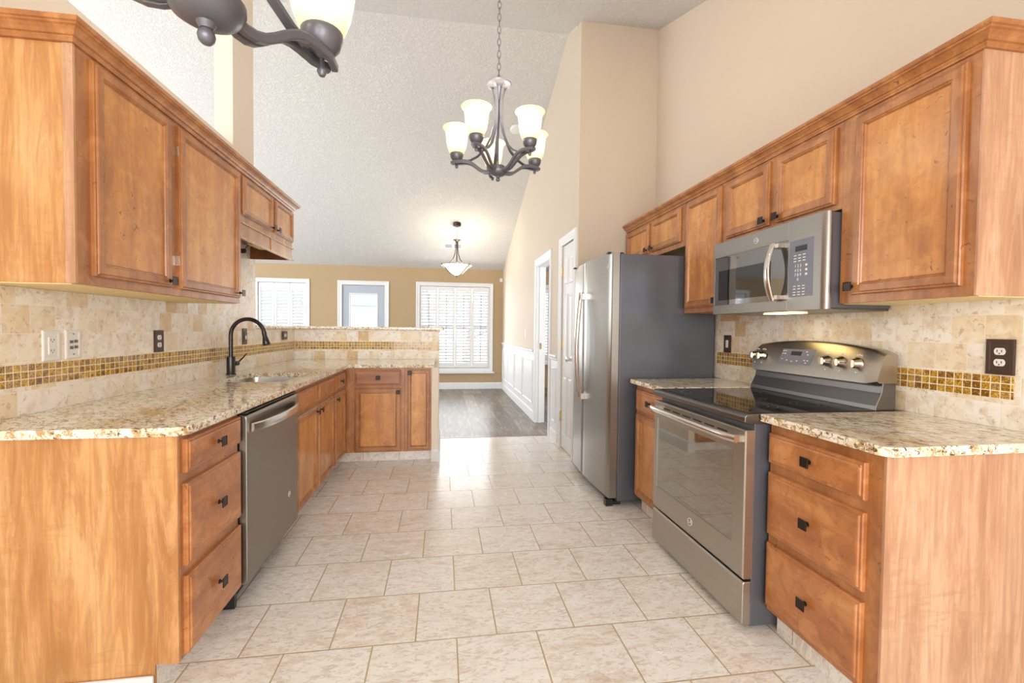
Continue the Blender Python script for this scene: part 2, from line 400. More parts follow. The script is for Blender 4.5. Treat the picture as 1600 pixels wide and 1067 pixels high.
# far wall with openings
def wall_holes(x0, x1, z1, holes, y0, y1):
    mb = MB(); xs = sorted(holes); cur = x0
    for (a, b, lo, hi) in xs:
        mb.box(cur, a, y0, y1, 0, z1)
        if lo > 0: mb.box(a, b, y0, y1, 0, lo)
        mb.box(a, b, y0, y1, hi, z1); cur = b
    mb.box(cur, x1, y0, y1, 0, z1); return mb
W1 = (-3.55, -2.68, .45, 2.12); DR = (-1.99, -1.17, 0, 2.105); W2 = (-.47, .95, .44, 2.12); W3 = (1.75, 2.75, .62, 2.12)
struct('wall_far', wall_holes(-6, 4.6, zc(9.4), [W1, DR, W2, W3], YF, YF+.14), 'paint_far')
struct('wall_side_room', MB().box(4.5, 4.6, 4.19, 9.4, 0, zc(9.4)), 'paint')
# left partial wall and its full-height end post
struct('wall_left', MB().box(XL-.125, XL, -3.2, 3.995, 0, 2.585), 'paint_cream')
mb = MB(); mb.prism([(3.63, 2.585), (3.995, 2.585), (3.995, zc(3.995)+.02), (3.63, zc(3.63)+.02)], 0, XL-.125, XL)
struct('wall_post', mb, 'paint_cream')
# low walls of the peninsula
struct('wall_low', MB().prism([(XL-.125, 3.996), (XL-.012, 3.996), (XL-.012, 5.02), (-.04, 5.02), (-.04, 5.13), (XL-.125, 5.13)], 2, 0, 1.232), 'paint_cream')
struct('wall_stub', MB().box(-.104, -.04, 4.285, 5.019, 0, .884), 'paint_cream')
# back of the breakfast nook behind the camera, with three windows
NB = [(-1.15, -.35, .7, 2.05), (-.2, .6, .7, 2.05), (.75, 1.55, .7, 2.05)]
struct('wall_back', wall_holes(XL-.12, XR+.12, zc(-.48), NB, -3.2, -3.08), 'paint')
# baseboards
def base(n, T, a0, a1, h=.135):
    mb = MB(T); mb.rings([[(a, 0, 0), (a, .016, 0), (a, .016, h-.025), (a, .011, h-.008), (a, .004, h), (a, 0, h)] for a in (a0, a1)])
    struct(n, mb, 'white')
base('baseboard_far', TP(YF), -1.07, XH); base('baseboard_far', TP(YF), -6, -2.09)
base('baseboard_hall', TRt(XH), DO[1]+.1, YF-.02); base('baseboard_hall', TRt(XH), DP[1]+.1, DO[0]-.1)
base('baseboard_low_wall', TP(4.285), -.104, -.04, .12); base('baseboard_low_wall', TL(-.04), 4.27, 5.13, .12)
# wainscot on the hall wall
wx = TRt(XH)
for k, (a0, a1, pn) in enumerate(((6.04, YF-.02, 4), (4.75, 5.07, 1))):
    mb = MB(wx); mb.box(a0, a1, 0, .006, .13, .955)
    mb.rings([[(a, .004, .905), (a, .014, .915), (a, .018, .94), (a, .034, .955), (a, .034, .972), (a, .004, .978)] for a in (a0, a1)])
    w = (a1-a0-.08*(pn+1))/pn
    for i in range(pn):
        p0 = a0+.08+i*(w+.08)
        for (t0, t1) in ((0, .022),):
            mb.rect(p0, p0+w, .225, .83, [(0, .004), (0, .016), (.008, .020), (.016, .014), (.022, .004)], True, False)
    struct('trim_%d' % (k+2), mb, 'white')
# --------------------------------------------------------------- casings, windows, doors
def casing(T, a0, a1, z0, z1, w=.085, sill=False):
    """flat-and-bead casing around an opening; z0 None = to the floor"""
    mb = MB(T); prof = [(0, 0), (0, .018), (.012, .022), (.030, .016), (w-.02, .012), (w-.012, .016), (w, .010), (w, 0)]
    def ring(t, d, zb): return [(a0-w+t, d, zb), (a0-w+t, d, z1+w-t), (a1+w-t, d, z1+w-t), (a1+w-t, d, zb)]
    if z0 is None:
        R = [[mb.v(*p) for p in ring(t, d, 0)] for t, d in prof]
        for A, B in zip(R, R[1:]+R[:1]):
            for i in range(3): mb.f([A[i], A[i+1], B[i+1], B[i]])
        mb.f([r[0] for r in R]); mb.f([r[3] for r in R])
    else:
        R = [[mb.v(*p) for p in [(a0-w+t, d, z0-w+t), (a0-w+t, d, z1+w-t), (a1+w-t, d, z1+w-t), (a1+w-t, d, z0-w+t)]] for t, d in prof]
        for A, B in zip(R, R[1:]+R[:1]):
            for i in range(4): mb.f([A[i], A[(i+1) % 4], B[(i+1) % 4], B[i]])
    if sill: mb.box(a0-w-.03, a1+w+.03, 0, .06, z0-w-.03, z0-w)
    return mb
def shutter_window(n, win, panels, tilt_rod=True, angle=24):
    a0, a1, z0, z1 = win; T = TP(YF)
    fr = struct('window_%d' % n, casing(T, a0, a1, z0, z1, .08, True), 'white')
    mb = MB(T)                                             # lining of the opening and the sash
    mb.rings([[(a, d, z) for a, z in ((a0, z0), (a1, z0), (a1, z1), (a0, z1))] for d in (0, -.14)], False, False)
    mb.rings([[(a, d, z) for a, z in ((a0+.03, z0+.03), (a1-.03, z0+.03), (a1-.03, z1-.03), (a0+.03, z1-.03))] for d in (-.135, -.085)], False, False)
    for d in (-.135, -.085):
        mb.rings([[(a0+t, d, z0+t), (a1-t, d, z0+t), (a1-t, d, z1-t), (a0+t, d, z1-t)] for t in (0, .03)], False, False)
    mb.box(a0, a1, -.125, -.09, (z0+z1)/2-.02, (z0+z1)/2+.02)
    struct('window_sash', mb, 'white', fr)
    g = struct('window_glass', MB(T).box(a0+.028, a1-.028, -.112, -.106, z0+.028, z1-.028), 'glass', fr)
    pw = (a1-a0)/panels; out = []
    for k in range(panels):
        p0, p1 = a0+pw*k+.003, a0+pw*(k+1)-.003; st = .040
        t = thing('window_shutter', '', 'shutter', ((p0+p1)/2, YF+.02, z0), 'louvred shutters across the far wall')
        mb = MB(T)
        mb.box(p0, p0+st, -.035, -.005, z0+.006, z1-.006); mb.box(p1-st, p1, -.035, -.005, z0+.006, z1-.006)
        mb.box(p0+st, p1-st, -.035, -.005, z0+.006, z0+.10); mb.box(p0+st, p1-st, -.035, -.005, z1-.10, z1-.006)
        part('shutter_frame', mb, 'white', t, bev=.003)
        mb = MB(T); zz = z0+.13; ca, sa = math.cos(math.radians(angle)), math.sin(math.radians(angle))
        while zz < z1-.12:
            q = [(u*.036, v*.0045) for u, v in ((-1, 0), (-.6, 1), (.6, 1), (1, 0), (.6, -1), (-.6, -1))]
            mb.rings([[(a, -.02+x*ca-yy*sa, zz+x*sa+yy*ca) for x, yy in q] for a in (p0+st, p1-st)]); zz += .062
        part('louvre_blades', mb, 'white', t)
        if tilt_rod: part('tilt_rod', MB(T).box((p0+p1)/2-.006, (p0+p1)/2+.006, .012, .022, z0+.14, z1-.16), 'panel_grey' if n == 2 else 'white', t)
        out.append(t)
    return fr, out
_, sh = shutter_window(1, W1, 3, False)
for t, l in zip(sh, ('far left window, leftmost louvred shutter half hidden by the tiled wall', 'middle louvred shutter of the far left window', 'right louvred shutter of the far left window, next to bare tan wall')): t['label'] = 'white ' + l
_, sh = shutter_window(2, W2, 4)
for t, l in zip(sh, ('leftmost tall louvred shutter of the wide window, lower half hidden behind the bar', 'tall louvred shutter, second from the left in the wide window', 'tall louvred shutter, third from the left in the wide window', 'rightmost tall louvred shutter of the wide window, nearest the room corner')): t['label'] = 'white ' + l
_, sh = shutter_window(3, W3, 2, False)
for t, l in zip(sh, ('white louvred shutter glimpsed through the far doorway, left of the pair', 'white louvred shutter through the far doorway, mostly hidden by the jamb')): t['label'] = l
# glazed exterior door
T = TP(YF); a0, a1, _, z1 = DR
fr = struct('door_1', casing(T, a0, a1, None, z1, .085), 'white')
mb = MB(T); gi = (.115, .15)
mb.box(a0+.004, a0+.14, -.06, -.015, .01, z1-.004); mb.box(a1-.14, a1-.004, -.06, -.015, .01, z1-.004)
mb.box(a0+.14, a1-.14, -.06, -.015, z1-.17, z1-.004); mb.box(a0+.14, a1-.14, -.06, -.015, .01, .30)
struct('door_leaf', mb, 'door_grey', fr, bev=.003)
mb = MB(T); b0, b1, c0, c1 = a0+.13, a1-.13, .29, z1-.16
mb.rings([[(b0+t, d, c0+t), (b1-t, d, c0+t), (b1-t, d, c1-t), (b0+t, d, c1-t)] for t, d in ((0, -.014), (.004, -.006), (.02, -.004), (.032, -.012), (.032, -.03))], False, False)
struct('glazing_bead', mb, 'white', fr)
struct('door_glass', MB(T).box(b0+.02, b1-.02, -.04, -.034, c0+.02, c1-.02), 'glass', fr)
struct('door_hinge', MB(T).box(a1-.004, a1+.01, -.02, .004, 1.72, 1.80), 'brass', fr)
# cased doorway to the side room, with an opened leaf
T = TRt(XH)
fr = struct('door_2', casing(T, DO[0], DO[1], None, DO[2], .085), 'white')
mb = MB(T)
mb.box(DO[1]-.014, DO[1]+.001, -.118, .004, 0, DO[2]); mb.box(DO[0]-.001, DO[0]+.014, -.118, .004, 0, DO[2]); mb.box(DO[0], DO[1], -.118, .004, DO[2]-.014, DO[2]+.001)
mb.box(DO[1]-.026, DO[1]-.013, -.07, -.035, 0, DO[2]-.014); mb.box(DO[0]+.013, DO[0]+.026, -.07, -.035, 0, DO[2]-.014)
struct('door_jamb', mb, 'white', fr)
part('door_leaf', MB(T).box(DO[1]+.005, DO[1]+.04, -.85, -.17, .01, DO[2]-.03), 'white', fr, bev=.002)
part('strike_plate', MB(T).box(DO[1]-.030, DO[1]-.0262, -.068, -.040, .99, 1.07), 'brass', fr)
# pantry door with six panels
fr = struct('door_3', casing(T, DP[0]+.0, DP[1], None, DP[2], .085), 'white')
mb = MB(T); a0, a1 = DP[0]+.004, DP[1]-.004; z1 = DP[2]-.006
mb.box(a0, a1, -.045, -.012, .012, z1)
mid = (a0+a1)/2; rows = ((.16, .78), (.92, 1.62), (1.72, 1.98))
for (p, q) in ((a0+.055, mid-.022), (mid+.022, a1-.055)):
    for (c, d) in rows:
        mb.rect(p, q, c, d, [(0, -.011), (.004, -.006), (.012, -.010), (.016, -.0115), (.034, -.006), (.040, -.005)], False, True)
lf = struct('door_leaf', mb, 'white', fr)
for hz in (.34, 1.10, 1.86): part('door_hinge', MB(T).box(a1-.012, a1+.024, -.014, .010, hz-.05, hz+.05), 'brass', fr, bev=.002)
mb = MB(); mb.lathe((XH+.012, 4.262, .965), [(.028, 0), (.028, -.006), (.011, -.012), (.011, -.03), (.026, -.042), (.028, -.058), (.016, -.066), (0, -.068)], 20, 0)
part('door_knob', mb, 'chrome', lf, smooth=True)
# --------------------------------------------------------------- outside the windows
whole('yard_ground', MB().box(-16, 18, 9.9, 45, -.5, -.3), 'ground', 'pale sunlit ground outside the far windows', 'ground')['kind'] = 'structure'
h = thing('neighbour_house', 'pale neighbouring house seen through the glazed door', 'house', (-7.5, 30, -.3))
part('wall', MB().box(-13, -3, 29, 35, -.3, 2.6), 'siding', h)
part('roof', MB().prism([(-13.5, 2.6), (-2.5, 2.6), (-5.5, 4.4), (-10.5, 4.4)], 1, 28.6, 35.4), 'roof', h)
def tree(x, y, hh, seed, label):
    rnd = random.Random(seed); t = thing('bare_tree', label, 'tree', (x, y, -.3), 'bare trees outside the windows')
    P = [Vector((x+rnd.uniform(-.1, .1)*k, y, -.3+hh*k/5)) for k in range(6)]
    part('trunk', MB().tube(P, [.16, .13, .1, .08, .05, .02], 8), 'bark', t, smooth=True)
    for k in range(14):
        mb = MB()
        i = rnd.randint(1, 4); b = P[i]; a = rnd.uniform(0, 6.28); l = rnd.uniform(.7, 1.8)
        e = b+Vector((math.cos(a)*l, math.sin(a)*l, rnd.uniform(.4, 1.3)))
        mb.tube([b, (b+e)/2+Vector((0, 0, -.1)), e], [.05, .03, .01], 6)
        part('branch', mb, 'bark', t, smooth=True)
tree(.9, 17, 6, 1, 'bare tree outside the wide window, nearest its right side'); tree(-.6, 24, 6, 2, 'bare tree farther off, seen in the middle of the wide window'); tree(-5.6, 19, 6, 3, 'bare tree outside the far left window')
# --------------------------------------------------------------- cabinetry
DOORP = [(0, 0), (0, .011), (.0035, .0145), (.0085, .0145), (.0095, .0185), (.0125, .021), (.016, .021)]
INP = [(.016, .021), (.038, .021), (.041, .0165), (.045, .017), (.048, .011), (.051, .009)]
def knob(T, a, z, d, parent):
    mb = MB(T)
    rs = []
    for r, h in ((.009, 0), (.009, .002), (.005, .004), (.0045, .012), (.007, .016)):
        rs.append([(a+r*math.cos(t), d+h, z+r*math.sin(t)) for t in [2*math.pi*k/12 for k in range(12)]])
    mb.rings(rs)
    s = .0185
    mb.rings([[(a+x*q, d+h, z+y*q) for x, y in ((-1, -1), (1, -1), (1, 1), (-1, 1))] for q, h in ((.006, .015), (s, .020), (s, .0235), (s*.8, .0225))])
    return part('knob', mb, 'bronze', parent)
def door(T, a0, a1, z0, z1, parent, knob_at=None, hm='wood', pm='wood_panel', fw=1.0, hinges=None):
    mb = MB(T); mb.rect(a0, a1, z0, z1, DOORP+[(t*fw if t > .03 else t, d) for t, d in INP[1:]]+[(.051*fw, .001)], True, True)
    o = part('door', mb, hm, parent)
    t = .0495*fw
    part('door_panel', MB(T).box(a0+t, a1-t, .001, .0092, z0+t, z1-t), pm, o)
    if knob_at: knob(T, knob_at[0], knob_at[1], .0205, o)
    if hinges:
        for hz in hinges[1]: part('hinge', MB(T).box(hinges[0]-.006, hinges[0]+.006, .001, .012, hz-.022, hz+.022), 'steel', o)
    return o
def drawer(T, a0, a1, z0, z1, parent, mat='wood_h', kb=True, name='drawer'):
    mb = MB(T); mb.rect(a0, a1, z0, z1, [(0, 0), (0, .012), (.003, .0155), (.010, .0155), (.013, .0195), (.018, .021)])
    o = part(name, mb, mat, parent)
    if kb: knob(T, (a0+a1)/2, (z0+z1)/2, .0205, o)
    return o
def cab_body(T, a0, a1, z0, z1, depth, parent, openings, mat='wood', sides='wood_side'):
    """carcass with a face frame; openings = list of (a0,a1,z0,z1) recessed"""
    mb = MB(T); mb.box(a0, a1, -depth, -.0195, z0, z1)
    part('carcass', mb, sides, parent)
    part('face_frame', MB(T).box(a0, a1, -.019, 0, z0, z1), mat, parent, bev=.0008, seg=1)
# --- right upper run
XU = 1.71; T = TRt(XU); ZU0, ZU1 = 1.378, 2.166; DU = XR-XU-.001
c = thing('hanging_cabinet', 'large single-door wooden wall cabinet nearest the camera on the right wall', 'cabinet', (XU, 1.48, ZU0), 'upper cabinets on the right wall')
cab_body(T, 1.229, 1.7345, ZU0, ZU1, DU, c, None)
part('side_panel', MB(T).box(1.223, 1.2288, -DU, 0, ZU0, ZU1), 'wood_side_pink', c, label='pale pinkish figured end panel')
part('cabinet_bottom', MB(T).box(1.229, 1.7345, -DU, -.02, ZU0-.003, ZU0-.0002), 'wood_pale', c, label='pale unfinished underside')
door(T, 1.262, 1.668, 1.412, 2.148, c, (1.693-.035, 1.445))
c = thing('hanging_cabinet', 'short two-door wooden cabinet directly above the microwave', 'cabinet', (XU, 2.15, 1.79), 'upper cabinets on the right wall')
cab_body(T, 1.735, 2.5615, 1.79, ZU1, DU, c, None)
door(T, 1.763, 2.118, 1.815, 2.15, c, (2.096, 1.845)); door(T, 2.168, 2.532, 1.815, 2.15, c, (2.196, 1.845))
c = thing('hanging_cabinet', 'narrow tall single-door wooden wall cabinet between microwave and refrigerator', 'cabinet', (XU, 2.81, ZU0), 'upper cabinets on the right wall')
cab_body(T, 2.562, 3.0165, ZU0, ZU1, DU, c, None)
part('side_panel', MB(T).box(3.0167, 3.0187, -DU, 0, ZU0, 1.85), 'wood', c)
door(T, 2.585, 2.99, 1.412, 2.152, c, (2.612, 1.447))
c = thing('hanging_cabinet', 'short two-door wooden cabinet above the refrigerator', 'cabinet', (XU, 3.56, 1.86), 'upper cabinets on the right wall')
cab_body(T, 3.0195, 4.062, 1.862, ZU1, DU, c, None)
door(T, 3.07, 3.53, 1.90, 2.15, c, (3.505, 1.93)); door(T, 3.58, 4.045, 1.90, 2.15, c, (3.605, 1.93))
CROWN = [(0, 0), (.008, 0), (.008, .006), (.012, .012), (.012, .016), (.018, .018), (.024, .028), (.034, .037), (.042, .040), (.042, .046), (.048, .048), (.051, .054), (.051, .062), (0, .062)]
def crown(T, a0, a1, depth, zb, label, near=True, far=True):
    mb = MB(T); R = []
    for o_, h in CROWN:
        pts = []
        pts.append((a0-(o_ if near else 0), -depth, zb+h)) ; pts.append((a0-(o_ if near else 0), o_, zb+h))
        pts.append((a1+(o_ if far else 0), o_, zb+h)); pts.append((a1+(o_ if far else 0), -depth, zb+h)); R.append(pts)
    mb.rings(R, True, True)
    return whole('crown_moulding', mb, 'wood', label, 'moulding')
crown(T, 1.2225, 4.06, DU-.002, ZU1+.0005, 'dark-lined wooden crown moulding along the top of the right cabinets', True, False)
# --- left upper run
XUL = -1.216; T = TL(XUL); DUL = XUL-XL-.001; ZL0, ZL1 = 1.39, 2.180
c = thing('hanging_cabinet', 'tall two-door wooden wall cabinet on the left wall, nearest the camera', 'cabinet', (XUL, 2.3, ZL0), 'upper cabinets on the left wall')
cab_body(T, 1.726, 2.9445, ZL0, ZL1, DUL, c, None)
part('side_panel', MB(T).box(1.720, 1.7258, -DUL, 0, ZL0, ZL1), 'wood_side', c, label='honey-coloured figured end panel')
part('corner_strip', MB(T).box(1.716, 1.7198, -.030, 0, ZL0, ZL1), 'wood_side_pink', c)
part('cabinet_bottom', MB(T).box(1.726, 2.9445, -DUL, -.02, ZL0-.003, ZL0-.0002), 'wood_pale', c, label='pale unfinished underside')
door(T, 1.785, 2.235, 1.422, 2.165, c, (2.208, 1.45), hinges=None)
door(T, 2.30, 2.925, 1.422, 2.165, c, (2.90, 1.45), hinges=(2.296, (1.55, 2.05)))
c = thing('hanging_cabinet', 'short two-door wooden cabinet over the sink with a valance below', 'cabinet', (XUL, 3.42, 1.78), 'upper cabinets on the left wall')
cab_body(T, 2.945, 3.905, 1.895, ZL1, DUL, c, None)
door(T, 2.972, 3.455, 1.93, 2.168, c, (3.43, 1.952), fw=.8, hinges=(2.968, (1.97, 2.12))); door(T, 3.495, 3.893, 1.93, 2.168, c, (3.52, 1.952), fw=.8)
mb = MB(T); mb.box(2.945, 3.905, -.019, 0, 1.79, 1.8945)
part('valance', mb, 'wood', c)
mb = MB(T)
mb.box(2.945, 3.912, .0005, .008, 1.878, 1.890); mb.box(2.945, 3.912, .0005, .010, 1.785, 1.797); mb.box(3.445, 3.457, .0005, .006, 1.797, 1.878)
part('valance_bead', mb, 'wood_side', c, label='lighter raised bead')
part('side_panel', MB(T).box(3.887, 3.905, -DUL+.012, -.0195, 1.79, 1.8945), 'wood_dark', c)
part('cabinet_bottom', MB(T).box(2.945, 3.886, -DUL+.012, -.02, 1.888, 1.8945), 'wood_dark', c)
crown(T, 1.7155, 3.91, DUL-.002, ZL1+.0005, 'wooden crown moulding along the top of the left cabinets', True, True)
# under-cabinet lamp with plug
c = thing('under_cabinet_light', 'slim lamp and corded plug tucked under the cabinet over the sink', 'lamp', (-1.45, 3.6, 1.86))
part('lamp_body', MB().box(-1.44, -1.38, 3.62, 3.84, 1.858, 1.8875), 'wood_pale', c, bev=.004)
part('plug', MB().box(-1.507, -1.47, 3.655, 3.685, 1.80, 1.835), 'black', c, bev=.006)
part('cord', MB().tube([(-1.475, 3.67, 1.835), (-1.46, 3.68, 1.862), (-1.44, 3.74, 1.872), (-1.42, 3.76, 1.87)], .003, 8), 'black', c, smooth=True)
# --- left lower run
XF = -.883; T = TL(XF); DLW = XF-XL-.013
c = thing('base_cabinet', 'wooden three-drawer base cabinet at the near end of the left counter', 'cabinet', (XF, 1.9, .1), 'base cabinets of the left counter')
cab_body(T, 1.672, 2.1095, .10, .884, DLW, c, None)
mb = MB(T); mb.prism([(-DLW, .0), (-.076, .0), (-.076, .10), (0, .10), (0, .884), (-DLW, .884)], 0, 1.664, 1.6715)
part('side_panel', mb, 'wood_side', c, label='broad honey-coloured figured end panel')
part('corner_strip', MB(T).box(1.660, 1.6638, -.045, 0, .10, .884), 'wood_side', c)
drawer(T, 1.690, 2.106, .746, .862, c); drawer(T, 1.690, 2.106, .422, .708, c); drawer(T, 1.690, 2.106, .112, .386, c)
c = thing('base_cabinet', 'two-door wooden sink base cabinet right of the dishwasher', 'cabinet', (XF, 3.3, .1), 'base cabinets of the left counter')
mb = MB(T); mb.box(2.823, 3.8245, -DLW, -.0195, .10, .70); part('carcass', mb, 'wood_side', c)
part('face_frame', MB(T).box(2.823, 3.8245, -.019, 0, .10, .884), 'wood', c)
drawer(T, 2.865, 3.315, .730, .852, c, 'wood_h', False, 'false_drawer_front'); drawer(T, 3.345, 3.80, .730, .852, c, 'wood_h', False, 'false_drawer_front')
door(T, 2.865, 3.315, .112, .700, c, (3.285, .665)); door(T, 3.345, 3.80, .112, .700, c, (3.378, .665))
c = thing('base_cabinet', 'narrow wooden base cabinet with one drawer, in the inner corner of the counter', 'cabinet', (XF, 4.05, .1), 'base cabinets of the left counter')
cab_body(T, 3.825, 4.285, .10, .884, DLW, c, None)
drawer(T, 3.848, 4.225, .730, .852, c); door(T, 3.848, 4.225, .112, .700, c, (3.885, .655), fw=.85)
# --- peninsula
YP = 4.29; T = TP(YP)
c = thing('base_cabinet', 'wooden base cabinet with one drawer over one door, facing the camera', 'cabinet', (-.6, YP, .1), 'base cabinets of the peninsula')
cab_body(T, -.8825, -.349, .10, .884, .65, c, None, 'wood', 'wood_side')
drawer(T, -.795, -.381, .722, .865, c, 'wood_hx'); door(T, -.795, -.381, .108, .698, c, (-.408, .660), 'wood', 'wood_panel')
c = thing('base_cabinet', 'narrow single-door wooden base cabinet at the end of the peninsula', 'cabinet', (-.23, YP, .1), 'base cabinets of the peninsula')
cab_body(T, -.348, -.1055, .10, .884, .65, c, None, 'wood', 'wood_side')
door(T, -.325, -.118, .118, .866, c, (-.303, .838), 'wood', 'wood_panel', .72)
# --- right lower run
XRF = 1.34; T = TRt(XRF); DRW = XR-.013-XRF
c = thing('base_cabinet', 'wooden three-drawer base cabinet in the right foreground beside the range', 'cabinet', (XRF, 1.42, .1), 'base cabinets on the right wall')
cab_body(T, 1.182, 1.6645, .10, .884, DRW, c, None)
mb = MB(T); mb.prism([(-DRW, .0), (-.05, .0), (-.05, .10), (0, .10), (0, .884), (-DRW, .884)], 0, 1.174, 1.1815)
part('side_panel', mb, 'wood_side_pink', c, label='broad pale pinkish end panel')
drawer(T, 1.232, 1.658, .718, .840, c); drawer(T, 1.232, 1.658, .424, .678, c); drawer(T, 1.232, 1.658, .124, .388, c)
c = thing('base_cabinet', 'slim wooden base cabinet squeezed between the refrigerator and the range', 'cabinet', (XRF, 2.75, .1), 'base cabinets on the right wall')
cab_body(T, 2.49, 2.965, .10, .884, DRW, c, None)
drawer(T, 2.51, 2.945, .706, .848, c); door(T, 2.51, 2.945, .115, .680, c, None)
# toe kicks (tiled)
struct('trim_4', MB().box(XF-.09, XF-.078, 1.6725, 2.1095, 0, .0995), 'toe_tile'); struct('trim_5', MB().box(XF-.09, XF-.072, 2.823, 4.36, 0, .0995), 'toe_tile')
struct('trim_6', MB().box(XF-.071, -.1045, YP+.075, YP+.09, 0, .0995), 'toe_tile')
struct('trim_7', MB().box(XRF+.05, XRF+.062, 1.1825, 1.664, 0, .0995), 'toe_tile'); struct('trim_8', MB().box(XRF+.05, XRF+.062, 2.49, 2.965, 0, .0995), 'toe_tile')
struct('trim_9', MB().box(XL+.013, XF-.077, 1.650, 1.6635, 0, .068), 'white', bev=.006)
# --- countertops
def slab(pts, z0, z1, name, label, holes=None, bev=.006):
    bm = bmesh.new(); 
    def loop(ps): 
        vs = [bm.verts.new((x, y, z1)) for x, y in ps]; return [bm.edges.new((vs[i], vs[(i+1) % len(vs)])) for i in range(len(vs))]
    es = loop(pts)
    for h_ in holes or []: es += loop(h_)
    r = bmesh.ops.triangle_fill(bm, use_beauty=True, use_dissolve=False, edges=es)
    fs = [g for g in r['geom'] if isinstance(g, bmesh.types.BMFace)]
    ex = bmesh.ops.extrude_face_region(bm, geom=fs)
    for g in ex['geom']:
        if isinstance(g, bmesh.types.BMVert): g.co.z = z0
    mb = MB(); mb.bm.free(); mb.bm = bm
    return whole(name, mb, 'granite', label, 'countertop' if name == 'countertop' else 'bar top', bev=bev, seg=3)
def arc(cx, cy, r, t0, t1, n=6): return [(cx+r*math.cos(math.radians(t0+(t1-t0)*k/n)), cy+r*math.sin(math.radians(t0+(t1-t0)*k/n))) for k in range(n+1)]
XC = -.845; sx0, sx1, sy0, sy1 = -1.375, -.965, 2.93, 3.50
hole = arc(sx1-.06, sy1-.06, .06, 0, 90)+arc(sx0+.06, sy1-.06, .06, 90, 180)+arc(sx0+.06, sy0+.06, .06, 180, 270)+arc(sx1-.06, sy0+.06, .06, 270, 360)
slab([(XL+.0005, 1.630)]+arc(XC-.045, 1.675, .045, -90, 0)+[(XC, 4.262), (-.082, 4.262), (-.082, 5.006), (XL+.0005, 5.006)], .885, .915, 'countertop', 'long speckled granite worktop of the left counter and peninsula with the sink cut into it', [hole])
slab(arc(1.29+.04, 1.130+.04, .04, 180, 270)+[(XR-.0005, 1.130), (XR-.0005, 1.6655), (1.29, 1.6655)], .885, .915, 'countertop', 'speckled granite worktop in the right foreground, near side of the range')
slab([(1.29, 2.487), (XR-.0005, 2.487), (XR-.0005, 2.972), (1.29, 2.972)], .885, .915, 'countertop', 'small speckled granite worktop between range and refrigerator')
slab([(XL-.20, 4.0), (XL+.03, 4.0), (XL+.03, 4.965), (.0, 4.965), (.012, 5.0), (.012, 5.25), (XL-.20, 5.25)], 1.2325, 1.2625, 'bar_top', 'raised speckled granite bar top behind the peninsula counter')
# --- backsplashes
ZM0, ZM1 = 1.0205, 1.1039
def splash(T, a0, a1, z0, z1, t0, tm, label, m_a=None, step=None):
    c = thing('tile_backsplash', label, 'backsplash', T((a0+a1)/2, t0, z0))
    pts = [(a0, z0), (a1, z0), (a1, z1), (a0, z1)]
    if step: pts = [(a0, z0), (a1, z0), (a1, z1), (step[0], z1), (step[0], step[1]), (a0, step[1])]
    part('tiles', MB(T).prism(pts, 1, t0+.0006, t0+.010), tm, c)
    b = m_a or (a0, a1)
    part('mosaic_band', MB(T).box(b[0], b[1], t0+.0102, t0+.0125, ZM0, ZM1), 'mosaic_'+tm[-1], c, label='amber and brown glass mosaic strip')
    return c
splash(TL(XL), .9, 3.995, .9155, 1.885, 0, 'tile_y', 'travertine tile backsplash with mosaic strip on the left wall', None, (2.9455, 1.386))
splash(TL(XL-.0115), 3.9955, 5.0075, .9155, 1.2315, .0, 'tile_y', 'low travertine backsplash with mosaic strip beside the sink, below the bar top')
splash(TP(5.0195), XL-.0110, -.041, .9155, 1.2315, 0, 'tile_x', 'travertine backsplash with mosaic strip facing the camera under the bar', (XL+.012, -.125))
splash(TRt(XR), .9, 3.06, .9155, 1.3775, 0, 'tile_y', 'travertine tile backsplash with mosaic strip on the right wall', (1.292, 3.02))
# --- sink and faucet
c = thing('kitchen_sink', 'undermounted stainless steel sink sunk into the left granite worktop', 'sink', (-1.17, 3.215, .72))
def rr(x0, x1, y0, y1, r, z): return [(x, y, z) for x, y in arc(x1-r, y1-r, r, 0, 90)+arc(x0+r, y1-r, r, 90, 180)+arc(x0+r, y0+r, r, 180, 270)+arc(x1-r, y0+r, r, 270, 360)]
mb = MB(); mb.rings([rr(sx0-.02, sx1+.02, sy0-.02, sy1+.02, .07, .8845), rr(sx0-.003, sx1+.003, sy0-.003, sy1+.003, .06, .8845), rr(sx0+.004, sx1-.004, sy0+.004, sy1-.004, .06, .74), rr(sx0+.03, sx1-.03, sy0+.03, sy1-.03, .05, .715)], False, True)
part('basin', mb, 'sink_steel', c, smooth=True)
part('drain', MB().lathe((-1.17, 3.215, .7152), [(.042, 0), (.042, .004), (.03, .002), (0, .001)], 20), 'dark_steel', c, smooth=True)
fx, fy = -1.462, 3.40
c = thing('kitchen_faucet', 'dark bronze high-arc pull-down faucet standing behind the sink', 'faucet', (fx, fy, .915))
part('base', MB().lathe((fx, fy, .9152), [(.032, 0), (.032, .004), (.028, .008), (.027, .010), (.027, .125), (.020, .128), (.0, .128)], 28), 'faucet', c, smooth=True)
R_ = .113; pts = [(fx, fy, 1.04), (fx, fy, 1.10), (fx, fy, 1.15)]
pts += [(fx+R_-R_*math.cos(t), fy-.02*(1-math.cos(t))/2, 1.19+R_*math.sin(t)) for t in [math.pi*k/16*.93 for k in range(17)]]
part('spout', MB().tube(pts, .0135, 16), 'faucet', c, smooth=True)
e = Vector(pts[-1]); dn = Vector((.20, -.02, -1)).normalized()
part('spray_head', MB().tube([e-dn*.004, e+dn*.012, e+dn*.03, e+dn*.06, e+dn*.088, e+dn*.095], [.015, .016, .0155, .021, .026, .022], 18), 'faucet', c, smooth=True)
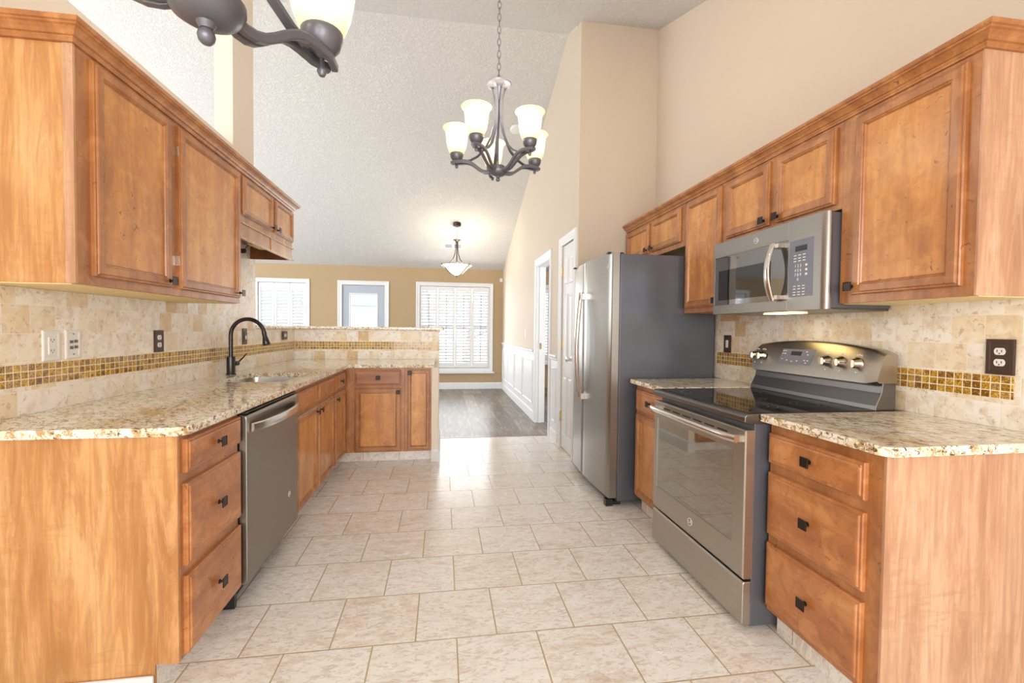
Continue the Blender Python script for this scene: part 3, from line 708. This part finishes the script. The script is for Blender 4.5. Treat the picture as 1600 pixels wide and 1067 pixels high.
part('lever', MB().tube([(fx+.012, fy+.02, .99), (fx+.02, fy+.055, .99)], .017, 14).tube([(fx+.02, fy+.05, .99), (fx+.045, fy+.085, 1.03), (fx+.06, fy+.10, 1.055)], [.007, .005, .004], 10), 'faucet', c, smooth=True)
# --------------------------------------------------------------- badge
def badge(parent, T, a, z, d, r):
    mb = MB(T); seg = 28
    def ring(rad, h): return [(a+rad*math.cos(2*math.pi*k/seg), d+h, z+rad*math.sin(2*math.pi*k/seg)) for k in range(seg)]
    mb.rings([ring(r, 0), ring(r, .0025), ring(r*.86, .003), ring(r*.84, .0018)], True, True)
    b = part('badge', mb, 'badge_silver', parent, label='round silver maker badge')
    mb = MB(T); mb.rings([ring(r*.80, .0015), ring(r*.80, .0024)], True, True); part('badge_face', mb, 'dark_steel', b)
    o0 = Vector(T(a, d+.0026, z)); rt = (Vector(T(a+1, d, z))-Vector(T(a, d, z)));
    nrm = Vector(T(a, d+1, z))-Vector(T(a, d, z))
    if rt.cross(Vector((0, 0, 1))).dot(nrm) < 0: rt = -rt
    text('badge_lettering', 'GE', r*1.15, o0, rt, (0, 0, 1), 'marking', b, .0005)
# --------------------------------------------------------------- dishwasher
XD = -.848; T = TL(XD); d0, d1 = 2.118, 2.815
c = thing('dishwasher', 'slate grey steel dishwasher with bowed bar handle under the left counter', 'dishwasher', (XD-.3, 2.465, 0))
part('tub', MB(T).box(d0, d1, -.60, -.035, .10, .880), 'black', c)
mb = MB(T); n_ = 8
prof = [(-.034, .108), (-.006, .108), (0, .118), (0, .845), (-.004, .858), (-.034, .866)]
mb.rings([[(a, x, z) for x, z in prof] for a in (d0, d1)])
part('door', mb, 'slate', c, bev=.004)
part('control_strip', MB(T).box(d0+.006, d1-.006, -.033, -.008, .8665, .874), 'black', c)
mb = MB(T); hp = [(d0+.035+(d1-d0-.07)*k/14, .012+.045*math.sin(math.pi*k/14)**.6, .800) for k in range(15)]
mb.rings([[(a, d-.006, z-.020), (a, d+.004, z-.016), (a, d+.006, z), (a, d+.004, z+.016), (a, d-.006, z+.020)] for a, d, z in hp])
part('handle', mb, 'steel', c, smooth=True, label='bright bowed bar handle')
part('kick_plate', MB(T).box(d0, d1, -.11, -.095, .004, .10).box(d0, d0+.02, -.11, -.055, .004, .10), 'black', c)
badge(c, T, d1-.15, .315, .0002, .016)
# --------------------------------------------------------------- range
c = thing('electric_range', 'freestanding slate steel electric range with black glass cooktop', 'stove', (1.55, 2.07, 0))
y0, y1 = 1.672, 2.480; XG = 1.232; T = TRt(XG)
part('body', MB().box(1.275, 1.955, y0+.006, y1-.006, .02, .872), 'case_grey', c, bev=.003)
mb = MB(T); mb.rings([[(a, x, z) for x, z in ((-.04, .030), (-.006, .030), (0, .038), (0, .205), (-.006, .214), (-.04, .214))] for a in (y0, y1)])
part('storage_drawer', mb, 'slate_light', c, bev=.004)
mb = MB(T); wz0, wz1, wy0, wy1 = .352, .752, y0+.075, y1-.04
mb.rings([[(y0+t, d, .226+t), (y1-t, d, .226+t), (y1-t, d, .846-t), (y0+t, d, .846-t)] for t, d in ((0, -.04), (0, -.004), (.005, .001))], True, False)
mb.rings([[(y0+.005, .001, .231), (y1-.005, .001, .231), (y1-.005, .001, .841), (y0+.005, .001, .841)], [(wy0, .001, wz0), (wy1, .001, wz0), (wy1, .001, wz1), (wy0, .001, wz1)], [(wy0, -.003, wz0), (wy1, -.003, wz0), (wy1, -.003, wz1), (wy0, -.003, wz1)]], False, False)
dr = part('oven_door', mb, 'slate_light', c)
part('door_window', MB(T).box(wy0-.003, wy1+.003, -.010, -.0025, wz0-.003, wz1+.003), 'oven_glass', dr, label='dark reflective glass window')
mb = MB(T)
for k in range(6):
    a = y0+.12+k*.10; mb.box(a, a+.075, .0012, .0022, .812, .819)
part('vent_slot', mb, 'black', dr)
hp = [(y0+.02+(y1-y0-.04)*k/16, .030+.030*math.sin(math.pi*k/16)**.5, .806+.004*math.sin(math.pi*k/16)) for k in range(17)]
mb = MB(T); mb.rings([[(a, d+.011*math.cos(q), z+.016*math.sin(q)) for q in [2*math.pi*j/12 for j in range(12)]] for a, d, z in hp])
mb.box(y0+.022, y0+.05, .0, .035, .794, .818); mb.box(y1-.05, y1-.022, .0, .035, .794, .818)
part('handle', mb, 'steel', dr, smooth=True, label='bright bowed bar handle')
badge(dr, T, 2.075, .295, .0012, .019)
mb = MB(); mb.prism([(1.238, .873), (1.222, .880), (1.222, .902), (1.232, .912), (1.86, .912), (1.86, .873)], 1, y0-.004, y1+.004)
part('cooktop_frame', mb, 'dark_steel', c, bev=.003)
gl = part('cooktop_glass', MB().box(1.262, 1.845, y0+.018, y1-.018, .9122, .9150), 'black_glass', c, label='glossy black ceramic glass')
for (x, y, r) in ((1.41, 1.87, .10), (1.41, 2.27, .115), (1.69, 1.87, .075), (1.69, 2.27, .09), (1.56, 2.07, .06)):
    mb = MB(); seg = 48
    for q in (r, r*.62):
        R1 = [[mb.v(x+rr_*math.cos(2*math.pi*k/seg), y+rr_*math.sin(2*math.pi*k/seg), .91525) for k in range(seg)] for rr_ in (q, q-.0022)]
        for k in range(seg): mb.f([R1[0][k], R1[0][(k+1) % seg], R1[1][(k+1) % seg], R1[1][k]])
    part('burner_ring', mb, 'ring_mark', gl)
mb = MB(); mb.prism([(1.862, .905), (1.852, .915), (1.856, .935), (1.882, .99), (1.888, 1.04), (1.955, 1.04), (1.955, .905)], 1, y0+.012, y1+.006)
part('backguard_base', mb, 'dark_steel', c, bev=.003)
# arched, leaning control panel
mb = MB(); rs = []; yb0, yb1 = y0+.008, y1+.006; nn = 18
def ptop(u): return 1.172+.036*(1-(2*u-1)**2)
def px(z): return 1.842+(z-1.03)*.24
for k in range(nn+1):
    u = k/nn; y = yb0+(yb1-yb0)*u; zt = ptop(u); e_ = .012 if k in (0, nn) else 0
    rs.append([(px(1.03)+.012+e_, y, 1.022+e_), (px(1.03)+e_, y, 1.030+e_), (px(zt-.01)+e_, y, zt-.012-e_), (px(zt)+.012+e_, y, zt-e_), (1.955, y, zt-.004-e_), (1.955, y, 1.022+e_)])
mb.rings(rs)
cp = part('control_panel', mb, 'slate_light', c, smooth=True, label='arched leaning steel control panel')
mb = MB()
def onp(y, z, o=.0): return (px(z)-o, y, z)
q = [(2.045, 1.082), (2.262, 1.082), (2.245, 1.160), (2.025, 1.162)]
mb.rings([[onp(y, z, -.002) for y, z in q], [onp(y, z, .0015) for y, z in q]])
ds = part('display', mb, 'panel_grey', cp, label='slanted glass touch display')
q = [(2.115, 1.128), (2.185, 1.128), (2.182, 1.150), (2.110, 1.150)]
mb = MB(); mb.rings([[onp(y, z, .001) for y, z in q], [onp(y, z, .0022) for y, z in q]]); part('clock_screen', mb, 'black', ds)
mb = MB()
for (y, z) in ((2.24, 1.150), (2.225, 1.150), (2.24, 1.135), (2.225, 1.135), (2.24, 1.105), (2.205, 1.10), (2.17, 1.095), (2.135, 1.10), (2.08, 1.15), (2.07, 1.135), (2.085, 1.105), (2.065, 1.105), (2.075, 1.092)):
    mb.rings([[onp(y+a, z+b, .001) for a, b in ((-.005, -.002), (.005, -.002), (.005, .002), (-.005, .002))], [onp(y+a, z+b, .002) for a, b in ((-.005, -.002), (.005, -.002), (.005, .002), (-.005, .002))]])
part('touch_legends', mb, 'marking', ds)
def range_knob(y, z):
    mb = MB(); cx = px(z)
    mb.lathe((cx, y, z), [(.028, .002), (.028, -.004), (.023, -.010), (.021, -.030), (.018, -.034), (0, -.034)], 24, 0)
    mb.box(cx-.042, cx-.033, y-.005, y+.005, z-.019, z+.019)
    part('knob', mb, 'steel', cp, smooth=True)
for y in (1.782, 1.868, 1.948, 2.395, 2.452): range_knob(y, 1.113)
mb = MB()
for y in (1.782, 1.868, 1.948, 2.395, 2.452):
    for a, z in ((0, 1.152), (.010, 1.150), (-.010, 1.150), (0, 1.072)):
        mb.rings([[onp(y+a+i, z+j, h) for i, j in ((-.003, -.003), (.003, -.003), (.003, .003), (-.003, .003))] for h in (-.001, .0008)])
part('dial_legends', mb, 'marking', cp)
mb = MB(); mb.rings([[onp(2.365+i, 1.113+j, h) for i, j in ((-.007, -.012), (.007, -.012), (.007, .012), (-.007, .012))] for h in (-.001, .0012)])
part('indicator', mb, 'black', cp)
# --------------------------------------------------------------- microwave
c = thing('microwave_oven', 'over-the-range slate steel microwave mounted under the right cabinets', 'microwave', (1.8, 2.15, 1.353))
m0, m1 = 1.738, 2.560; XM = 1.642; T = TRt(XM); mz0, mz1 = 1.355, 1.782
part('case', MB(T).box(m0+.002, m1-.002, -.334, -.03, mz0+.006, mz1-.004), 'case_grey', c, bev=.002)
part('underside', MB(T).prism([(-.334, mz0-.004), (-.05, mz0-.001), (-.02, mz0+.0055), (-.334, mz0+.0055)], 0, m0+.01, m1-.01), 'dark_steel', c)
part('lamp', MB(T).box(2.02, 2.22, -.17, -.08, mz0-.008, mz0-.0045), 'micro_lamp', c, label='small glowing cooktop lamp')
s0 = 1.958                                                 # seam between door and control side
mb = MB(T); mb.rings([[(m0, -.03, z), (m0, -.012, z), (m0+.008, -.003, z), (m0+.030, 0, z), (s0-.001, 0, z), (s0-.001, -.03, z)] for z in (mz0, mz1)])
cs = part('control_side', mb, 'slate', c, smooth=True)
mb = MB(T); part('keypad', MB(T).box(1.806, s0-.010, -.002, .0012, 1.418, 1.684), 'panel_grey', cs, label='bluish grey keypad panel')
part('display', MB(T).box(1.842, 1.912, .0013, .002, 1.630, 1.655), 'black', cs)
rt = (0, -1, 0)
for i, row in enumerate(('1 2 3', '4 5 6', '7 8 9', '0')):
    text('keypad_digits', row, .020, T(1.893, .0014, 1.562-i*.021), rt, (0, 0, 1), 'marking', cs, .0003)
mb = MB(T)
for z in (1.612, 1.598, 1.585, 1.468, 1.455, 1.440, 1.428):
    for a in (1.912, 1.885, 1.858, ):
        mb.box(a-.008, a+.008, .0013, .0018, z-.002, z+.002)
for z in (1.562, 1.541, 1.520): mb.box(1.838, 1.850, .0013, .0018, z-.005, z+.005)
part('keypad_legends', mb, 'marking', cs)
mb = MB(T); mb.box(s0+.001, m1, -.03, 0, mz0, 1.408); mb.box(s0+.001, m1, -.03, 0, 1.694, mz1); mb.box(m1-.012, m1, -.03, 0, 1.408, 1.694)
dr = part('door', mb, 'slate', c, bev=.0015, seg=1)
part('door_window', MB(T).box(s0+.001, m1-.0125, -.028, -.001, 1.4085, 1.6935), 'micro_glass', dr, label='grey reflective glass door face')
part('window_screen', MB(T).box(2.075, m1-.05, -.0009, .0006, 1.437, 1.612), 'black_glass', dr, label='darker inner viewing window')
hp = [(2.030, .028+.032*math.sin(math.pi*k/12), 1.405+.285*k/12) for k in range(13)]
mb = MB(T); mb.rings([[(a+.019*math.cos(q), d+.007*math.sin(q), z) for q in [2*math.pi*j/12 for j in range(12)]] for a, d, z in hp])
mb.box(1.985, 2.038, -.0005, .032, 1.412, 1.432); mb.box(1.985, 2.038, -.0005, .032, 1.664, 1.684)
part('handle', mb, 'steel', dr, smooth=True, label='bright bowed vertical handle')
badge(dr, T, 2.185, 1.735, .0003, .016)
# --------------------------------------------------------------- refrigerator
c = thing('refrigerator', 'side-by-side slate steel refrigerator with long vertical handles beside the pantry door', 'refrigerator', (1.5, 3.43, 0))
f0, f1 = 3.021, 3.925
part('case', MB().box(1.229, 1.955, f0+.004, f1-.004, .035, 1.790), 'case_grey', c, bev=.004, label='dark charcoal side panels')
part('hinge_cover', MB().box(1.14, 1.26, f0+.02, f0+.06, 1.7905, 1.803).box(1.14, 1.26, f1-.06, f1-.02, 1.7905, 1.803), 'black', c, bev=.004)
part('base_grille', MB().box(1.20, 1.26, f0+.01, f1-.01, .012, .034).box(1.15, 1.20, f0+.01, f0+.05, .002, .05), 'black', c)
fs = 3.575
def fdoor(a0, a1):
    mb = MB(); K = 8; t0 = 1.222
    def xx(y): return 1.144+.022*((y-(f0+f1)/2)/((f1-f0)/2))**2
    ring = [(t0, a0)]+[(xx(a0+.004)+.006, a0)]+[(xx(a0+.008+(a1-a0-.016)*k/K), a0+.008+(a1-a0-.016)*k/K) for k in range(K+1)]+[(xx(a1-.004)+.006, a1), (t0, a1)]
    mb.rings([[(x, y, z) for x, y in ring] for z in (.062, 1.800)])
    return part('door', mb, 'slate_z', c, smooth=True)
da = fdoor(f0, fs-.003); db = fdoor(fs+.003, f1)
part('door_gasket', MB().box(1.2225, 1.2285, f0+.012, f1-.012, .07, 1.785), 'black', c)
for dd, y in ((da, fs-.038), (db, fs+.038)):
    hp = [(1.112-.028*math.sin(math.pi*k/16), y, .675+.885*k/16) for k in range(17)]
    mb = MB(); mb.rings([[(x+.008*math.cos(q), yy+.013*math.sin(q), z) for q in [2*math.pi*j/12 for j in range(12)]] for x, yy, z in hp])
    mb.box(1.108, 1.152, y-.012, y+.012, .690, .735); mb.box(1.108, 1.152, y-.012, y+.012, 1.500, 1.545)
    part('handle', mb, 'steel', dd, smooth=True, label='bright bowed vertical handle')
badge(da, TRt(1.162), 3.082, 1.705, .002, .018)
# --------------------------------------------------------------- outlets and switches
def plate(T, a0, a1, z0, z1, d, name, label, mat, face, kind='duplex', group='wall plates over the counters'):
    c = thing(name, label, 'outlet' if name != 'light_switch' else 'switch', T((a0+a1)/2, d, z0), group)
    mb = MB(T); mb.rect(a0, a1, z0, z1, [(0, 0), (0, .004), (.004, .006), (.012, .006), (.015, .0045)])
    part('cover_plate', mb, mat, c)
    ma, mz = (a0+a1)/2, (z0+z1)/2
    if kind == 'duplex':
        for s in (-1, 1):
            zz = mz+s*.020; mb = MB(T)
            mb.rings([[(ma+.0165*math.cos(q), d+h, zz+max(-.0125, min(.0125, .0165*math.sin(q)))) for q in [2*math.pi*k/20 for k in range(20)]] for d, h in ((d*0+.004, 0), (.0075, 0))])
            r = part('receptacle', mb, face, c)
            part('contact_slots', MB(T).box(ma-.008, ma-.0055, .0076, .008, zz-.003, zz+.006).box(ma+.0055, ma+.008, .0076, .008, zz-.003, zz+.006).box(ma-.002, ma+.002, .0076, .008, zz-.009, zz-.005), 'black', r)
    elif kind == 'rocker':
        part('rocker', MB(T).box(ma-.012, ma+.012, .004, .0085, mz-.026, mz+.026), face, c, bev=.001)
    elif kind == 'gfci':
        r = part('receptacle', MB(T).box(ma-.0165, ma+.0165, .004, .0075, mz-.034, mz+.034), face, c, bev=.001)
        mb = MB(T)
        for s in (-1, 1): mb.box(ma-.008, ma-.0055, .0076, .008, mz+s*.021-.002, mz+s*.021+.006).box(ma+.0055, ma+.008, .0076, .008, mz+s*.021-.002, mz+s*.021+.006).box(ma-.002, ma+.002, .0076, .008, mz+s*.021-.008, mz+s*.021-.004)
        part('contact_slots', mb, 'black', r)
    elif kind == 'jacks':
        for i, (x, z) in enumerate(((-.012, .010), (.012, .012), (-.012, -.014), (.012, -.012))):
            part('jack', MB(T).box(ma+x-.006, ma+x+.006, .0045, .009, mz+z-.006, mz+z+.006), 'dark_steel' if i % 2 else 'pewter', c)
        for s in (-1, 1): part('screw', MB(T).box(ma-.0025, ma+.0025, .0045, .007, mz+s*.042-.0025, mz+s*.042+.0025), 'dark_steel', c)
    elif kind == 'pair':
        for s in (-1, 1): part('rocker', MB(T).box(ma+s*.018-.009, ma+s*.018+.009, .004, .0085, mz-.014, mz+.014), face, c)
    elif kind == 'dimmer':
        part('rocker', MB(T).box(ma-.016, ma+.016, .004, .008, mz-.036, mz+.036), mat, c); part('slider', MB(T).box(ma-.003, ma+.016, .008, .011, mz-.022, mz+.006), face, c)
    return c
tl = TL(XL+.0105)
plate(tl, 1.986, 2.066, 1.108, 1.228, 0, 'wall_outlet', 'white rectangular double outlet, left of the cable jack plate', 'outlet_white', 'outlet_white', 'gfci')
plate(tl, 2.092, 2.170, 1.111, 1.230, 0, 'cable_jack_plate', 'white wall plate with four small cable jacks above the left counter', 'outlet_white', 'outlet_white', 'jacks')
plate(tl, 2.665, 2.747, 1.108, 1.226, 0, 'wall_outlet', 'dark bronze outlet with two white sockets on the left backsplash', 'plate_bronze', 'outlet_white')
plate(tl, 3.735, 3.815, 1.112, 1.236, 0, 'light_switch', 'dark bronze wall switch right behind the faucet arc', 'plate_bronze', 'outlet_white', 'dimmer')
plate(tl, 4.62, 4.74, 1.128, 1.210, 0, 'light_switch', 'small dark bronze switch plate with two white rockers near the tiled inner corner', 'plate_bronze', 'outlet_white', 'pair')
tr = TRt(XR-.0130)
plate(tr, 1.288, 1.374, 1.107, 1.234, 0, 'wall_outlet', 'dark bronze outlet with two white sockets on the right backsplash', 'plate_bronze', 'outlet_white')
plate(tr, 2.862, 2.94, 1.104, 1.226, 0, 'light_switch', 'dark framed white rocker switch between the range and refrigerator', 'plate_bronze', 'outlet_white', 'rocker')
plate(TRt(XH), 6.66, 6.74, 1.13, 1.25, 0, 'light_switch', 'pale wall switch above the white wainscot of the hall wall', 'paint_cream', 'outlet_white', 'rocker')
plate(TL(XL+.0105), 3.63, 3.71, 1.80, 1.90, 0, 'wall_outlet', 'cream outlet plate right under the cabinet over the sink', 'paint_cream', 'paint_cream', 'rocker')
# --------------------------------------------------------------- ceiling fixtures
def slope_pt(x, y, off=0): return Vector((x, y, zc(y)-off))
ang = math.atan(SL)
def on_ceiling(mb_fn, name, label, cat, x, y, mat='white'):
    o = None
    mb = mb_fn(); rot = Matrix.Rotation(ang if y < RY else -ang, 4, 'X')
    p = Vector((x, y, zc(y)))
    for v in mb.bm.verts: v.co = rot @ v.co + p
    return whole(name, mb, mat, label, cat, org=tuple(p), smooth=True)
on_ceiling(lambda: MB().lathe((0, 0, 0), [(.072, -.002), (.072, -.018), (.062, -.032), (.03, -.038), (0, -.038)], 28), 'smoke_detector', 'round white smoke detector on the sloped ceiling behind the chandelier', 'smoke detector', .90, 5.745, 'white')
p = Vector((.175, 8.53, zc(8.53))); rot = Matrix.Rotation(-ang, 4, 'X')
c = thing('ceiling_vent', 'small white slotted air vent in the sloped ceiling behind the foyer pendant', 'vent', tuple(p))
def rotd(mb):
    for v in mb.bm.verts: v.co = rot @ v.co + p
    return mb
part('frame', rotd(MB().box(-.17, .17, -.09, .09, -.008, -.001)), 'white', c, bev=.003)
mb = MB()
for s in (-1, 1):
    for k in range(6): mb.box(s*.08-.062, s*.08+.062, -.06+k*.022, -.048+k*.022, -.0115, -.0085)
part('grille', rotd(mb), 'panel_grey', c)
s = whole('motion_sensor', MB(TP(YF)).box(1.165, 1.225, 0.001, .035, 2.235, 2.315), 'white', 'small white motion sensor high in the far right corner', 'sensor', bev=.006)
# --------------------------------------------------------------- chandeliers
def chain(mb, x, y, z0, z1, link=.038):
    z = z0; k = 0
    while z < z1-.004:
        zt = min(z+link, z1); ax = (1, 0) if k % 2 == 0 else (0, 1); h = (zt-z)/2; c_ = (z+zt)/2
        pts = [(x+ax[0]*.009*math.cos(t), y+ax[1]*.009*math.cos(t), c_+(h+.003)*math.sin(t)) for t in [2*math.pi*j/12 for j in range(12)]]
        mb.tube(pts, .0018, 6, closed=True); z = zt-.006; k += 1
        if zt >= z1: break
    return mb
def chandelier(base, dirs, label, power, K=1.0):
    """base = lowest tip of the hub finial; dirs = unit arm directions in plan"""
    bx_, by_, bz_ = base; c = thing('chandelier', label, 'chandelier', base, 'hanging chandeliers with amber glass shades')
    P = lambda x, y, z: (bx_+x*K, by_+y*K, bz_+z*K)
    def lat(prof, x=0, y=0, seg=28): return MB().lathe(P(x, y, 0), [(r*K, h*K) for r, h in prof], seg)
    part('hub', lat([(0, .018), (.008, .020), (.012, .028), (.026, .030), (.040, .038), (.047, .050), (.047, .058), (.036, .062), (.036, .080), (.012, .086), (0, .086)]), 'pewter', c, smooth=True)
    part('finial', lat([(0, 0), (.006, .0012), (.0095, .005), (.011, .011), (.0095, .017), (.006, .0205), (.0065, .024), (.009, .029)]), 'pewter', c, smooth=True)
    part('column', lat([(.004, .08), (.004, .50)], seg=10), 'pewter', c, smooth=True)
    part('crown_plate', lat([(.010, .425), (.014, .440), (.028, .490), (.064, .504), (.068, .512), (.060, .518), (.012, .524), (0, .524)]), 'pewter', c, smooth=True)
    zt = zc(by_)
    mb = MB(); chain(mb, bx_, by_, bz_+.519*K, zt-.03)
    part('chain', mb, 'pewter', c, smooth=True)
    part('ceiling_canopy', MB().lathe((bx_, by_, zt), [(.012, -.045), (.05, -.035), (.066, -.015), (.066, .02)], 24), 'pewter', c, smooth=True)
    for dx, dy in dirs:
        R = .226; sd = (-dy, dx, 0)
        arm = MB()
        for s in (-1, 1):
            pts = []
            for r, z in ((.035, .056), (.055, .052), (.072, .053), (.088, .059), (.104, .070), (.120, .083), (.136, .095), (.152, .104), (.170, .109), (.19, .111), (.225, .110), (.254, .108)):
                o_ = s*(.006+.012*min(1, max(0, (r-.03)/.16))) if r < .24 else s*.006
                pts.append(P(dx*r+sd[0]*o_, dy*r+sd[1]*o_, z))
            arm.tube(pts, 0, w=(.0062*K, .0075*K, sd))
        a = part('arm', arm, 'pewter', c)
        pts = [P(dx*r, dy*r, z) for r, z in ((.050, .506), (.034, .485), (.024, .45), (.018, .40), (.019, .35), (.026, .29), (.043, .23), (.072, .175), (.112, .137), (.150, .119), (.185, .111))]
        part('strap', MB().tube(pts, 0, w=(.0095*K, .0035*K, sd)), 'pewter', c)
        cx_, cy_ = dx*R, dy*R
        part('arm_finial', lat([(0, .078), (.005, .0795), (.0088, .087), (.0075, .093), (.004, .097), (.004, .118)], cx_, cy_, 16), 'pewter', a, smooth=True)
        part('cup', lat([(.004, .110), (.010, .114), (.022, .120), (.031, .131), (.035, .144), (.036, .156), (.033, .160)], cx_, cy_, 24), 'pewter', a, smooth=True)
        sh_ = [(r, .152+(h-.152)*.865) for r, h in [(.030, .152), (.040, .165), (.050, .195), (.056, .235), (.059, .275), (.063, .298), (.072, .310), (.075, .314), (.073, .316), (.069, .312), (.060, .300), (.056, .275), (.053, .235), (.047, .197), (.037, .168), (.028, .156)]]
        part('lamp_shade', MB().lathe(P(cx_, cy_, 0), [(r*K, h*K) for r, h in sh_], 28, cap=False), 'shade', c, smooth=True, label='lit amber glass bell shade')
        l = bpy.data.lights.new('bulb', 'POINT'); l.energy = power; l.color = (1, .92, .82); l.shadow_soft_size = .045
        lo = bpy.data.objects.new('bulb', l); COL.objects.link(lo); lo.parent = c; lo.location = (cx_*K, cy_*K, .30*K)
    return c
fwd = Vector((CF.x, CF.y, 0)).normalized(); rgt = Vector((fwd.y, -fwd.x, 0))
def adir(deg): t = math.radians(deg); v = fwd*math.cos(t)+rgt*math.sin(t); return (v.x, v.y)
chandelier((.283, 2.407, 2.036), [adir(-10+72*k) for k in range(5)], 'five-arm grey metal chandelier with lit amber shades hanging mid-kitchen', 2.6)
chandelier((-.314, .666, 1.626), [adir(16+120*k) for k in range(3)], 'close-up grey metal chandelier cut off by the top edge of the view', 2.5)
# foyer bowl pendant
bx_, by_ = .224, 7.84; bz_ = 2.13
c = thing('pendant_light', 'far glass bowl pendant with three metal straps in the foyer', 'pendant lamp', (bx_, by_, bz_))
L_ = lambda pr, seg=32: MB().lathe((bx_, by_, bz_), pr, seg)
part('glass_bowl', MB().lathe((bx_, by_, bz_), [(.03, .03), (.10, .07), (.16, .125), (.20, .17), (.245, .195), (.262, .205), (.262, .209), (.24, .201), (.19, .176), (.15, .13), (.09, .075), (.025, .04)], 36, cap=False), 'bowl', c, smooth=True)
part('finial', L_([(0, 0), (.008, .004), (.009, .014), (.025, .028), (.028, .036), (.008, .042)], 20), 'bronze', c, smooth=True)
part('crown_plate', L_([(.015, .60), (.025, .62), (.065, .64), (.067, .647), (.012, .652)], 24), 'bronze', c, smooth=True)
part('column', L_([(.008, .04), (.008, .62)], 10), 'bronze', c, smooth=True)
for k in range(3):
    t = math.radians(80+120*k); dx, dy = math.cos(t), math.sin(t)
    mb = MB(); mb.tube([(bx_+dx*r, by_+dy*r, bz_+z) for r, z in ((.02, .61), (.022, .5), (.035, .40), (.07, .31), (.14, .235), (.22, .215), (.27, .214))], 0, w=(.006, .005, (-dy, dx, 0)))
    mb.tube([(bx_+dx*r, by_+dy*r, bz_+z) for r, z in ((.27, .235), (.272, .21), (.255, .188), (.21, .165), (.165, .115), (.10, .058), (.03, .026))], 0, w=(.007, .005, (-dy, dx, 0)))
    part('strap', mb, 'bronze', c)
mb = MB(); chain(mb, bx_, by_, bz_+.648, zc(by_)-.04); part('chain', mb, 'bronze', c, smooth=True)
part('ceiling_canopy', MB().lathe((bx_, by_, zc(by_)), [(.01, -.06), (.06, -.045), (.07, -.025), (.07, .02)], 24), 'bronze', c, smooth=True)
l = bpy.data.lights.new('bulb', 'POINT'); l.energy = 7; l.color = (1, .88, .68); l.shadow_soft_size = .05
lo = bpy.data.objects.new('bulb', l); COL.objects.link(lo); lo.parent = c; lo.location = (0.05, 0, .24)
